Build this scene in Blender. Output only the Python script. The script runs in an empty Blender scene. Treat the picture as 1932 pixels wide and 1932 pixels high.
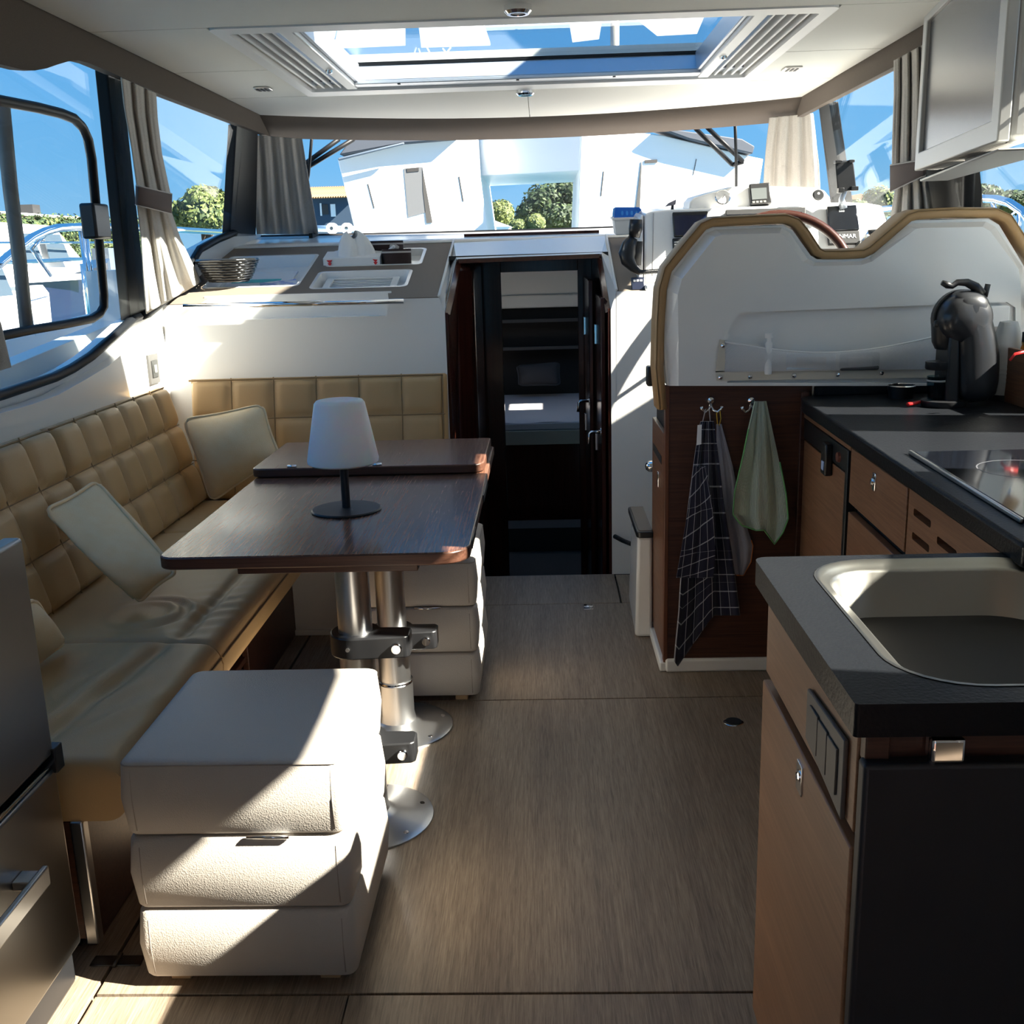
import bpy, bmesh, math, random
from mathutils import Vector, Matrix
random.seed(7)
S = bpy.context.scene
COL = S.collection
# ------------------------------------------------------------------ camera
FPX = 1972.4
def cam_axes(p, y, r):
    cy, sy, cp, sp = math.cos(y), math.sin(y), math.cos(p), math.sin(p)
    f = Vector((sy*cp, cy*cp, -sp)); rt = Vector((cy, -sy, 0)); up = rt.cross(f)
    c, s = math.cos(r), math.sin(r)
    return rt*c+up*s, up*c-rt*s, -f
CR, CU, CB = cam_axes(.24459, -.03437, -.02907)
CAM = Vector((0, 0, 1.38))
cd = bpy.data.cameras.new('camera'); cam = bpy.data.objects.new('camera', cd); COL.objects.link(cam)
cd.sensor_width = 36; cd.lens = 36*FPX/1932; cd.clip_start = .02; cd.clip_end = 900
cam.matrix_world = Matrix(((CR.x, CU.x, CB.x, CAM.x), (CR.y, CU.y, CB.y, CAM.y), (CR.z, CU.z, CB.z, CAM.z), (0, 0, 0, 1)))
S.camera = cam
# ------------------------------------------------------------------ world, sun, exposure
W = bpy.data.worlds.new('sky'); S.world = W; W.use_nodes = True
wn, wl = W.node_tree.nodes, W.node_tree.links
tc = wn.new('ShaderNodeTexCoord'); sx = wn.new('ShaderNodeSeparateXYZ'); rp = wn.new('ShaderNodeValToRGB')
wl.new(tc.outputs['Generated'], sx.inputs[0]); wl.new(sx.outputs['Z'], rp.inputs[0])
e = rp.color_ramp.elements
e[0].position = 0.0; e[0].color = (.34, .64, .93, 1)
e[1].position = 0.9; e[1].color = (.075, .33, .80, 1)
for pos, c in ((.08, (.19, .52, .91)), (.25, (.095, .39, .85)), (.5, (.075, .34, .82))):
    n = e.new(pos); n.color = (*c, 1)
wl.new(rp.outputs[0], wn['Background'].inputs[0]); wn['Background'].inputs[1].default_value = .48
SUN_AZ_AFT, SUN_EL = 14.0, 38.5        # degrees aft of the starboard beam, elevation
a, el = math.radians(SUN_AZ_AFT), math.radians(SUN_EL)
sdir = Vector((math.cos(el)*math.cos(a), -math.cos(el)*math.sin(a), math.sin(el)))
sd = bpy.data.lights.new('sun', 'SUN'); sd.energy = 17.0; sd.angle = math.radians(.6); sd.color = (1, .92, .80)
so = bpy.data.objects.new('sun', sd); COL.objects.link(so); so.rotation_euler = sdir.to_track_quat('Z', 'Y').to_euler(); so.location = (20, -2, 15)
vs = S.view_settings; vs.view_transform = 'Standard'; vs.look = 'None'; vs.gamma = 1; vs.use_curve_mapping = False
vs.exposure = 1.08
# ------------------------------------------------------------------ photo-pixel -> point on a real plane
def ray(px, py): return CR*((px-966)/FPX) + CU*(-(py-966)/FPX) - CB
def P(px, py, ax, v):
    d = ray(px, py); i = 'xyz'.index(ax); return CAM + d*((v-CAM[i])/d[i])
def PP(px, py, p0, n):
    d = ray(px, py); p0 = Vector(p0); n = Vector(n); return CAM + d*((p0-CAM).dot(n)/d.dot(n))
# ------------------------------------------------------------------ materials
MATS = {}
def mat(name, col, rough=.5, metal=0., bump=None, var=None, coat=0., spec=.5, trans=0., sheen=0., aniso=0., emit=None):
    m = bpy.data.materials.new(name); m.use_nodes = True; nt = m.node_tree; N, L = nt.nodes, nt.links
    b = N['Principled BSDF']; b.inputs['Base Color'].default_value = (*col, 1); b.inputs['Roughness'].default_value = rough
    b.inputs['Metallic'].default_value = metal; b.inputs['Specular IOR Level'].default_value = spec
    b.inputs['Coat Weight'].default_value = coat; b.inputs['Coat Roughness'].default_value = .08
    b.inputs['Sheen Weight'].default_value = sheen; b.inputs['Anisotropic'].default_value = aniso
    b.inputs['Transmission Weight'].default_value = trans
    if emit: b.inputs['Emission Color'].default_value = (*col, 1); b.inputs['Emission Strength'].default_value = emit
    t = None
    if bump or var:
        t = N.new('ShaderNodeTexCoord')
    if var:   # (scale vec or float, colour2, amount)
        sc, c2, amt = var
        mp = N.new('ShaderNodeMapping'); mp.inputs['Scale'].default_value = sc if isinstance(sc, tuple) else (sc,)*3
        nz = N.new('ShaderNodeTexNoise'); nz.inputs['Scale'].default_value = 1; nz.inputs['Detail'].default_value = 6
        r = N.new('ShaderNodeValToRGB'); r.color_ramp.elements[0].position = .5-amt; r.color_ramp.elements[1].position = .5+amt
        r.color_ramp.elements[0].color = (*col, 1); r.color_ramp.elements[1].color = (*c2, 1)
        L.new(t.outputs['Object'], mp.inputs[0]); L.new(mp.outputs[0], nz.inputs[0]); L.new(nz.outputs[0], r.inputs[0]); L.new(r.outputs[0], b.inputs['Base Color'])
    if bump:  # (kind, scale vec or float, strength, distance)
        k, sc, st, ds = bump
        mp = N.new('ShaderNodeMapping'); mp.inputs['Scale'].default_value = sc if isinstance(sc, tuple) else (sc,)*3
        if k == 'v':
            nz = N.new('ShaderNodeTexVoronoi'); nz.inputs['Scale'].default_value = 1
        else:
            nz = N.new('ShaderNodeTexNoise'); nz.inputs['Scale'].default_value = 1; nz.inputs['Detail'].default_value = 4
        bp = N.new('ShaderNodeBump'); bp.inputs['Strength'].default_value = st; bp.inputs['Distance'].default_value = ds
        L.new(t.outputs['Object'], mp.inputs[0]); L.new(mp.outputs[0], nz.inputs[0]); L.new(nz.outputs[0], bp.inputs['Height']); L.new(bp.outputs[0], b.inputs['Normal'])
    MATS[name] = m; return m
def grain(name, c1, c2, sc, rough=.4, dist=.0004, amt=.22, coat=0., c3=None):
    """wood: fine streaks along the axis with the small scale plus a slower tone drift"""
    m = mat(name, c1, rough, coat=coat); nt = m.node_tree; N, L = nt.nodes, nt.links; b = N['Principled BSDF']
    t = N.new('ShaderNodeTexCoord'); mp = N.new('ShaderNodeMapping'); mp.inputs['Scale'].default_value = sc
    nz = N.new('ShaderNodeTexNoise'); nz.inputs['Scale'].default_value = 1; nz.inputs['Detail'].default_value = 8; nz.inputs['Roughness'].default_value = .65; nz.inputs['Distortion'].default_value = .6
    r = N.new('ShaderNodeValToRGB'); r.color_ramp.elements[0].position = .5-amt; r.color_ramp.elements[1].position = .5+amt
    r.color_ramp.elements[0].color = (*c1, 1); r.color_ramp.elements[1].color = (*c2, 1)
    L.new(t.outputs['Object'], mp.inputs[0]); L.new(mp.outputs[0], nz.inputs[0]); L.new(nz.outputs[0], r.inputs[0])
    mp2 = N.new('ShaderNodeMapping'); mp2.inputs['Scale'].default_value = tuple(s*.12 for s in sc)
    n2 = N.new('ShaderNodeTexNoise'); n2.inputs['Scale'].default_value = 1; n2.inputs['Detail'].default_value = 3
    mx = N.new('ShaderNodeMix'); mx.data_type = 'RGBA'; mx.blend_type = 'MULTIPLY'; mx.inputs[0].default_value = .55
    r2 = N.new('ShaderNodeValToRGB'); r2.color_ramp.elements[0].position = .35; r2.color_ramp.elements[1].position = .65
    r2.color_ramp.elements[0].color = (.72, .68, .66, 1); r2.color_ramp.elements[1].color = (1.1, 1.08, 1.05, 1)
    L.new(t.outputs['Object'], mp2.inputs[0]); L.new(mp2.outputs[0], n2.inputs[0]); L.new(n2.outputs[0], r2.inputs[0])
    L.new(r.outputs[0], mx.inputs[6]); L.new(r2.outputs[0], mx.inputs[7]); L.new(mx.outputs[2], b.inputs['Base Color'])
    bp = N.new('ShaderNodeBump'); bp.inputs['Strength'].default_value = .5; bp.inputs['Distance'].default_value = dist
    L.new(nz.outputs[0], bp.inputs['Height']); L.new(bp.outputs[0], b.inputs['Normal'])
    return m
def glass(name, tint, refl=1.0):
    m = bpy.data.materials.new(name); m.use_nodes = True; N, L = m.node_tree.nodes, m.node_tree.links
    N.remove(N['Principled BSDF']); out = N['Material Output']
    tr = N.new('ShaderNodeBsdfTransparent'); tr.inputs[0].default_value = (*tint, 1)
    gl = N.new('ShaderNodeBsdfGlossy'); gl.inputs['Roughness'].default_value = 0.0
    lw = N.new('ShaderNodeLayerWeight'); lw.inputs[0].default_value = .5; fr = N.new('ShaderNodeMath'); fr.operation = 'POWER'; fr.inputs[1].default_value = 4.0; L.new(lw.outputs['Facing'], fr.inputs[0])
    ad = N.new('ShaderNodeMath'); ad.operation = 'ADD'; ad.inputs[1].default_value = .03; L.new(fr.outputs[0], ad.inputs[0]); fr = ad; mu = N.new('ShaderNodeMath'); mu.operation = 'MULTIPLY'; mu.inputs[1].default_value = refl*.35
    ms = N.new('ShaderNodeMixShader'); L.new(fr.outputs[0], mu.inputs[0]); L.new(mu.outputs[0], ms.inputs[0]); L.new(tr.outputs[0], ms.inputs[1]); L.new(gl.outputs[0], ms.inputs[2]); L.new(ms.outputs[0], out.inputs[0])
    MATS[name] = m; return m
gel = mat('gelcoat', (.84, .83, .81), .22, coat=.3)
gelm = mat('gelcoat_matt', (.80, .79, .76), .5)
liner = mat('headliner_vinyl', (.74, .73, .68), .75, bump=('n', 900, .15, .0003))
brown = mat('brown_valance_fabric', (.085, .066, .052), .9, bump=('n', 1200, .4, .0005), var=(700, (.12, .095, .078), .25))
dashb = mat('brown_dash_vinyl', (.16, .125, .095), .7, bump=('n', 700, .3, .0003), var=(500, (.20, .16, .125), .3))
leather = mat('cream_leather', (.50, .315, .14), .5, bump=('v', 420, .35, .0006), var=(3, (.53, .345, .16), .2))
leather2 = mat('ivory_leather', (.50, .45, .395), .5, bump=('v', 330, .45, .0008), var=(3, (.52, .47, .415), .2))
seam = mat('seam_thread', (.30, .195, .095), .8)
seam2 = mat('grey_thread', (.36, .31, .26), .8)
velvet = mat('cream_velvet', (.82, .60, .34), .95, bump=('n', 260, .5, .0015), sheen=.03, var=(26, (.84, .66, .42), .25))
floorm = grain('floor_laminate', (.15, .11, .078), (.36, .285, .21), (270, 11, 60), .42, .0005, .2)
seamblk = mat('black_caulk', (.012, .011, .01), .8)
walnut = grain('walnut_laminate', (.070, .027, .017), (.27, .13, .082), (210, 7, 170), .27, .0001, .17, coat=.1)
walnutx = grain('walnut_edge', (.05, .02, .013), (.115, .052, .032), (5, 170, 170), .35, .0003, .2)
teakx = grain('teak_veneer', (.115, .045, .022), (.26, .12, .06), (120, 4, 120), .38, .0003, .22)
teakd = grain('dark_teak_panel', (.040, .014, .008), (.105, .042, .024), (4, 120, 150), .4, .0003, .2)
mahog = mat('mahogany_gloss', (.030, .008, .005), .16, coat=.05, spec=.3, var=((60, 60, 2), (.055, .016, .010), .3))
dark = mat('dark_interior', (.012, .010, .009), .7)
blackp = mat('black_plastic', (.012, .012, .013), .35)
blackm = mat('black_matt', (.010, .010, .011), .6)
screen = mat('screen_glass', (.006, .007, .010), .06, coat=.3)
worktop = mat('black_worktop', (.009, .010, .012), .36, bump=('n', 170, .5, .0018), spec=.14)
steel = mat('brushed_steel', (.62, .61, .59), .28, 1., bump=('n', (900, 6, 6), .15, .0002), aniso=.4)
sinkst = mat('sink_steel', (.34, .33, .30), .3, 1., bump=('n', (900, 6, 6), .15, .0002))
steelv = mat('brushed_aluminium', (.66, .66, .66), .30, 1.)
fridgem = mat('fridge_steel', (.33, .32, .30), .33, 1., bump=('n', (3, 500, 3), .1, .0002))
chrome = mat('chrome', (.85, .85, .86), .06, 1.)
rubber = mat('black_window_frame', (.008, .009, .011), .45, spec=.2)
linen = mat('grey_linen', (.40, .375, .335), .95, bump=('n', 420, .6, .001), var=((420, 420, 160), (.52, .49, .45), .2), sheen=.1)
tieb = mat('brown_tieback', (.115, .085, .078), .9, bump=('n', 900, .4, .0006))
piping = mat('grey_piping', (.45, .42, .40), .8)
shade = mat('lamp_shade_white', (.93, .93, .95), .6)
shade.node_tree.nodes['Principled BSDF'].inputs['Subsurface Weight'].default_value = .7; shade.node_tree.nodes['Principled BSDF'].inputs['Subsurface Scale'].default_value = .08
lampbk = mat('lamp_black', (.015, .016, .018), .45)
silver = mat('tv_silver', (.55, .55, .53), .35, .3)
tvscr = mat('tv_screen', (.045, .052, .06), .22, spec=.8)
white = mat('white_plastic', (.82, .82, .82), .4)
paper = mat('white_paper', (.85, .85, .85), .8)
alu = mat('grey_aluminium', (.50, .54, .60), .35, .6)
blueb = mat('blue_basket_plastic', (.01, .16, .72), .35)
redp = mat('red_plastic', (.55, .02, .02), .3)
gl_side = glass('side_glass', (.97, .99, .99), .55); gl_ws = glass('windscreen_glass', (.98, .99, .99), .7); gl_top = glass('skylight_glass', (.94, .98, .99))
# ------------------------------------------------------------------ object helpers
def tag(o, label=None, cat=None, group=None, kind=None):
    if label: o['label'] = label
    if cat: o['category'] = cat
    if group: o['group'] = group
    if kind: o['kind'] = kind
    return o
def origin(o):
    v = Vector((0, 0, 0))
    while o: v += o.location; o = o.parent
    return v
def thing(name, loc, label, cat, group=None, kind=None):
    o = bpy.data.objects.new(name, None); o.empty_display_size = .05; COL.objects.link(o); o.location = loc
    return tag(o, label, cat, group, kind)
def link(name, me, m, parent=None, bevel=0., smooth=False, solid=0., sub=0, segs=2, off=0):
    vs_ = me.vertices
    if len(vs_):
        xs = [v.co for v in vs_]; c = Vector(((min(v.x for v in xs)+max(v.x for v in xs))/2, (min(v.y for v in xs)+max(v.y for v in xs))/2, min(v.z for v in xs)))
        me.transform(Matrix.Translation(-c))
    else: c = Vector((0, 0, 0))
    o = bpy.data.objects.new(name, me); COL.objects.link(o)
    for mm in (m if isinstance(m, (list, tuple)) else [m]): me.materials.append(mm)
    if parent is not None: o.parent = parent; o.location = c - origin(parent)
    else: o.location = c
    if smooth or sub: me.polygons.foreach_set('use_smooth', [True]*len(me.polygons))
    if solid: md = o.modifiers.new('solid', 'SOLIDIFY'); md.thickness = solid; md.offset = off
    if bevel:
        md = o.modifiers.new('bevel', 'BEVEL'); md.width = bevel; md.segments = segs; md.limit_method = 'ANGLE'; md.angle_limit = math.radians(35)
        me.polygons.foreach_set('use_smooth', [True]*len(me.polygons)); me.set_sharp_from_angle(angle=math.radians(35)) if hasattr(me, 'set_sharp_from_angle') else None
    if sub: md = o.modifiers.new('sub', 'SUBSURF'); md.levels = sub; md.render_levels = sub
    return o
def fix(me):
    bm = bmesh.new(); bm.from_mesh(me); bmesh.ops.recalc_face_normals(bm, faces=bm.faces); bm.to_mesh(me); bm.free()
def mk(name, V, Fc, m, parent=None, recalc=True, **k):
    me = bpy.data.meshes.new(name); me.from_pydata([tuple(v) for v in V], [], Fc); me.update()
    if recalc: fix(me)
    return link(name, me, m, parent, **k)
def boxvf(x0, x1, y0, y1, z0, z1):
    return [(x0, y0, z0), (x1, y0, z0), (x1, y1, z0), (x0, y1, z0), (x0, y0, z1), (x1, y0, z1), (x1, y1, z1), (x0, y1, z1)], [(3, 2, 1, 0), (4, 5, 6, 7), (0, 1, 5, 4), (1, 2, 6, 5), (2, 3, 7, 6), (3, 0, 4, 7)]
def box(name, x0, x1, y0, y1, z0, z1, m, parent=None, bevel=.002, **k):
    V, F_ = boxvf(min(x0, x1), max(x0, x1), min(y0, y1), max(y0, y1), min(z0, z1), max(z0, z1)); return mk(name, V, F_, m, parent, bevel=bevel, **k)
def hexa(name, b, t, m, parent=None, bevel=.002, **k):
    """8-corner solid from 4 bottom and 4 top points"""
    return mk(name, list(b)+list(t), [(3, 2, 1, 0), (4, 5, 6, 7), (0, 1, 5, 4), (1, 2, 6, 5), (2, 3, 7, 6), (3, 0, 4, 7)], m, parent, bevel=bevel, **k)
def prism(name, pts, d, m, parent=None, bevel=0., **k):
    """polygon (3-D points) extruded by vector d"""
    n = len(pts); d = Vector(d); V = [Vector(p) for p in pts]; V += [p+d for p in V]
    F_ = [tuple(range(n))[::-1], tuple(range(n, 2*n))] + [(i, (i+1) % n, n+(i+1) % n, n+i) for i in range(n)]
    return mk(name, V, F_, m, parent, bevel=bevel, **k)
def tubevf(pts, r, seg=8, closed=False, V=None, F_=None, caps=True):
    V = [] if V is None else V; F_ = [] if F_ is None else F_
    pts = [Vector(p) for p in pts]; n = len(pts); base = len(V); up = None
    for i, p in enumerate(pts):
        a_ = pts[i-1] if (i > 0 or closed) else p; b_ = pts[(i+1) % n] if (i < n-1 or closed) else p
        t = (b_-a_).normalized() if (b_-a_).length > 1e-9 else Vector((0, 0, 1))
        if up is None: up = Vector((0, 0, 1)) if abs(t.z) < .9 else Vector((1, 0, 0))
        s_ = t.cross(up)
        if s_.length < 1e-6: s_ = t.orthogonal()
        s_.normalize(); up = s_.cross(t).normalized()
        rr = r[i] if isinstance(r, (list, tuple)) else r
        for k in range(seg):
            an = 2*math.pi*k/seg; V.append(p + s_*(math.cos(an)*rr) + up*(math.sin(an)*rr))
    m_ = n if closed else n-1
    for i in range(m_):
        for k in range(seg):
            a0 = base+i*seg+k; a1 = base+i*seg+(k+1) % seg; b0 = base+((i+1) % n)*seg+k; b1 = base+((i+1) % n)*seg+(k+1) % seg
            F_.append((a0, a1, b1, b0))
    if caps and not closed:
        F_.append(tuple(base+k for k in range(seg))[::-1]); F_.append(tuple(base+(n-1)*seg+k for k in range(seg)))
    return V, F_
def tube(name, pts, r, m, parent=None, seg=8, closed=False, **k):
    V, F_ = tubevf(pts, r, seg, closed); k.setdefault('smooth', True); o = mk(name, V, F_, m, parent, **k)
    return o
def lathe(name, prof, c, m, parent=None, seg=28, axis='z', **k):
    c = Vector(c); V = []; F_ = []; n = len(prof)
    for (r, h) in prof:
        for j in range(seg):
            an = 2*math.pi*j/seg; x, y = r*math.cos(an), r*math.sin(an)
            V.append(c + (Vector((x, y, h)) if axis == 'z' else Vector((h, x, y)) if axis == 'x' else Vector((x, h, y)) if axis == 'y' else axis @ Vector((x, y, h))))
    for i in range(n-1):
        for j in range(seg): F_.append((i*seg+j, i*seg+(j+1) % seg, (i+1)*seg+(j+1) % seg, (i+1)*seg+j))
    ax_ = min(prof[0][0], prof[-1][0]) < .001
    if ax_ and prof[0][0] > .001: F_.append(tuple(range(seg))[::-1])
    if ax_ and prof[-1][0] > .001: F_.append(tuple((n-1)*seg+j for j in range(seg)))
    o = mk(name, V, F_, m, parent, **k); me = o.data
    me.polygons.foreach_set('use_smooth', [True]*len(me.polygons))
    if hasattr(me, 'set_sharp_from_angle'): me.set_sharp_from_angle(angle=math.radians(40))
    return o
def grid(name, fn, nu, nv, m, parent=None, **k):
    V = [fn(i/nu, j/nv) for j in range(nv+1) for i in range(nu+1)]
    F_ = [(j*(nu+1)+i, j*(nu+1)+i+1, (j+1)*(nu+1)+i+1, (j+1)*(nu+1)+i) for j in range(nv) for i in range(nu)]
    k.setdefault('smooth', True); return mk(name, V, F_, m, parent, recalc=False, **k)
def rrect(x0, x1, y0, y1, r, n=5):
    """rounded rectangle outline (2-D); r may be 4 radii: (x1y1, x0y1, x0y0, x1y0)"""
    rs = r if isinstance(r, (list, tuple)) else (r,)*4; out = []
    for (cx, cy, a0, rr) in ((x1-rs[0], y1-rs[0], 0, rs[0]), (x0+rs[1], y1-rs[1], 90, rs[1]), (x0+rs[2], y0+rs[2], 180, rs[2]), (x1-rs[3], y0+rs[3], 270, rs[3])):
        for i in range(n+1):
            an = math.radians(a0+90*i/n); out.append((cx+rr*math.cos(an), cy+rr*math.sin(an)))
    return out
def ring(name, outer, inner, d, m, parent=None, **k):
    """frame: two matching outlines (3-D) extruded by d"""
    n = len(outer); d = Vector(d); V = [Vector(p) for p in outer]+[Vector(p) for p in inner]; V += [p+d for p in V]; F_ = []
    for i in range(n):
        j = (i+1) % n
        F_ += [(i, j, n+j, n+i), (2*n+i, 3*n+i, 3*n+j, 2*n+j), (i, 2*n+i, 2*n+j, j), (n+i, n+j, 3*n+j, 3*n+i)]
    return mk(name, V, F_, m, parent, **k)
def text(name, s, c, xdir, ydir, size, m, parent=None, ext=.0006):
    cu = bpy.data.curves.new(name, 'FONT'); cu.body = s; cu.size = size; cu.align_x = 'CENTER'; cu.align_y = 'CENTER'; cu.extrude = ext
    t = bpy.data.objects.new(name, cu); COL.objects.link(t); bpy.context.view_layer.update()
    me = bpy.data.meshes.new_from_object(t.evaluated_get(bpy.context.evaluated_depsgraph_get())); bpy.data.objects.remove(t); bpy.data.curves.remove(cu)
    X = Vector(xdir).normalized(); Y = Vector(ydir).normalized(); Z = X.cross(Y).normalized()
    me.transform(Matrix(((X.x, Y.x, Z.x, c[0]), (X.y, Y.y, Z.y, c[1]), (X.z, Y.z, Z.z, c[2]), (0, 0, 0, 1)))); me.materials.clear()
    return link(name, me, m, parent)
# ================================================================== STRUCTURE
def holed(name, outer, holes, d, m, parent=None, **k):
    """planar polygon with holes (3-D loops), extruded by d"""
    bm = bmesh.new(); es = []
    for lp in [outer]+holes:
        vsx = [bm.verts.new(Vector(p)) for p in lp]
        es += [bm.edges.new((vsx[i], vsx[(i+1) % len(vsx)])) for i in range(len(vsx))]
    r = bmesh.ops.triangle_fill(bm, use_beauty=True, use_dissolve=False, edges=es)
    fs = [f for f in r['geom'] if isinstance(f, bmesh.types.BMFace)]
    ex = bmesh.ops.extrude_face_region(bm, geom=fs); vv = [g for g in ex['geom'] if isinstance(g, bmesh.types.BMVert)]
    bmesh.ops.translate(bm, verts=vv, vec=Vector(d)); bmesh.ops.recalc_face_normals(bm, faces=bm.faces)
    me = bpy.data.meshes.new(name); bm.to_mesh(me); bm.free(); return link(name, me, m, parent, **k)
def st(o, label=None): return tag(o, label, kind='structure')
CX = -.045
def LWx(z): return -1.6+.32*(z-1.1)
def RWx(z): return 2*CX-LWx(z)
LP0, LN = (-1.6, 0, 1.1), (1, 0, -.32); RP0, RN = (1.51, 0, 1.1), (1, 0, .32)
def LW(px, py, off=0): p = PP(px, py, (LP0[0]+off, 0, 1.1), LN); return p
def RW(px, py, off=0): p = PP(px, py, (RP0[0]-off, 0, 1.1), RN); return p
# ---- floor: dark base with the laminate panels let into it
fl = st(box('floor', -1.72, 1.62, -.6, 4.37, -.08, -.022, seamblk, bevel=0), 'wood-grain laminate saloon floor in large panels with dark joints')
for (x0, x1, y0, y1) in ((-1.70, -.903, -.6, 4.36), (-.895, -.402, -.6, 1.716), (-.399, 1.60, -.6, 1.716), (-.895, 1.60, 1.722, 3.066), (-.895, 1.60, 3.072, 3.985), (-.895, -.53, 3.989, 4.36), (-.525, .287, 3.990, 4.372), (.294, 1.60, 3.989, 4.36)):
    box('floor_panel', x0, x1, y0, y1, -.022, 0, floorm, fl, bevel=.001, segs=1)
# ---- ceiling slab with skylight opening, then headliner panels
ZC = 2.03; HX0, HX1, HY0, HY1 = -.915, .825, 3.33, 4.50
def bow(x, hw): u = (x-CX)/hw; return 1-u*u
ceil_out = [(-1.36, -.6, ZC+.012), (1.27, -.6, ZC+.012), (1.27, 5.1, ZC+.012)]+[(x, 5.12+.48*bow(x, 1.315), ZC+.012) for x in [1.27-i*(2.63/16) for i in range(1, 16)]]+[(-1.36, 5.1, ZC+.012)]
hole = [(HX0, HY0, ZC+.012), (HX1, HY0, ZC+.012), (HX1, HY1, ZC+.012), (HX0, HY1, ZC+.012)]
ce = st(holed('ceiling', ceil_out, [hole], (0, 0, .12), liner), 'off-white vinyl headliner panels over the saloon')
for (x0, x1, y0, y1) in ((-1.30, 1.21, -.6, 3.245), (-1.30, -.955, 3.249, 3.97), (-1.30, -.955, 3.974, 4.62), (.865, 1.21, 3.249, 3.97), (.865, 1.21, 3.974, 4.62)):
    box('ceiling_panel', x0, x1, y0, y1, ZC, ZC+.012, liner, ce, bevel=.002, segs=1)
for s_ in (0, 1):
    xs = [CX-.0015-i*(1.2535/10) for i in range(11)] if s_ == 0 else [CX+.0015+i*(1.2535/10) for i in range(11)]
    pts = [(xs[0], 4.624, ZC)]+[(x, 5.12+.45*bow(x, 1.315), ZC) for x in xs]+[(xs[-1], 4.624, ZC)]
    prism('ceiling_panel', pts, (0, 0, .012), liner, ce)
ring('hatch_surround', [(x, y, ZC-.004) for x, y in rrect(-.955, .865, 3.249, 4.62, .03)], [(x, y, ZC-.004) for x, y in rrect(HX0, HX1, HY0, HY1, .012)], (0, 0, .016), white, ce)
# ---- unseen aft bulkhead, added with a narrow doorway to cut light from aft
st(holed('added_wall_back', [(-1.7, -.62, 0), (1.6, -.62, 0), (1.6, -.62, 2.1), (-1.7, -.62, 2.1)], [[(-.25, -.62, .03), (.25, -.62, .03), (.25, -.62, 1.75), (-.25, -.62, 1.75)]], (0, -.04, 0), gelm), 'added aft saloon bulkhead with narrow open doorway, out of view')
# ---- skylight
w5 = st(thing('window_5', (CX, 3.9, 2.04), 'sliding glass roof hatch with folded pleated blinds at both sides', 'skylight'))
box('pane', -.90, .81, 3.34, 4.47, 2.125, 2.131, gl_top, w5, bevel=0)
box('frame_front', -.74, .67, 4.40, 4.50, 2.035, 2.05, alu, w5, bevel=.003)
hexa('frame_front', [(-.90, 4.40, 2.05), (.81, 4.40, 2.05), (.81, 4.49, 2.05), (-.90, 4.49, 2.05)], [(-.90, 4.46, 2.125), (.81, 4.46, 2.125), (.81, 4.49, 2.125), (-.90, 4.49, 2.125)], alu, w5, bevel=.002)
box('gasket', -.80, .71, 4.445, 4.462, 2.112, 2.124, rubber, w5, bevel=0)
for xb in (-.55, -.08, .30): lathe('screw', [(.0001, -.002), (.006, -.002), (.006, .001)], (xb, 4.415, 2.034), blackm, w5, seg=10)
box('frame_aft', -.90, .81, 3.335, 3.37, 2.05, 2.124, alu, w5)
for sg, x0 in ((1, HX0+.004), (-1, HX1-.004)):
    for k in range(4):      # pleats of the folded blind
        xa = x0+sg*k*.034
        hexa('blind_pleat', [(xa+sg*.010, 3.34, 2.036), (xa+sg*.020, 3.34, 2.036), (xa+sg*.020, 4.49, 2.036), (xa+sg*.010, 4.49, 2.036)], [(xa+sg*.006, 3.34, 2.075), (xa+sg*.014, 3.34, 2.075), (xa+sg*.014, 4.49, 2.075), (xa+sg*.006, 4.49, 2.075)], white, w5, bevel=.003)
    box('blind_back', x0, x0+sg*.14, 3.34, 4.49, 2.078, 2.084, blackm if sg > 0 else piping, w5, bevel=0)  # port backing is black to stand for shadow between the pleats
    xa = x0+sg*.14
    box('blind_rail', xa, xa+sg*.045, 3.34, 4.49, 2.03, 2.055, white, w5, bevel=.005)
    box('blind_rail', xa+sg*.046, xa+sg*.06, 3.34, 4.49, 2.045, 2.12, alu, w5, bevel=.003)
    lathe('blind_pull', [(.0001, -.012), (.011, -.010), (.014, 0), (.014, .004)], (xa+sg*.02, 4.02, 2.03), chrome, w5, seg=12)
# ---- brown valances
lt = [P(px, py, 'x', -1.305) for px, py in ((447, 242), (300, 177), (199, 132), (168, 119), (148, 114), (128, 116), (108, 122), (88, 129), (66, 133), (40, 131), (0, 121))]
pts = [(-1.305, 5.34, 1.952)]+[tuple(v) for v in lt[1:]]+[(-1.305, 2.4, lt[-1].z+.02), (-1.305, -.6, lt[-1].z+.02), (-1.305, -.6, 2.042), (-1.305, 5.2, 2.042)]
st(prism('trim_1', pts, (-.03, 0, 0), brown), 'brown fabric valance above the port side windows')
st(prism('trim_2', [(1.213, 5.3, 1.952), (1.213, 3.25, 1.952), (1.213, 3.05, 1.945), (1.213, 1.95, 1.93), (1.213, 1.7, 1.88), (1.213, 1.5, 1.875), (1.213, -.6, 1.875), (1.213, -.6, 2.042), (1.213, 5.14, 2.042)], (.03, 0, 0), brown), 'brown fabric valance above the starboard side windows')
def fr(x, t): return Vector((x, 5.13+.185*t+.45*bow(x, 1.32), ZC+.008-.083*t))
st(grid('trim_3', lambda u, v: fr(-1.345+2.60*u, v), 32, 2, brown, solid=.02), 'curved brown fabric valance above the windscreen')
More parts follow.
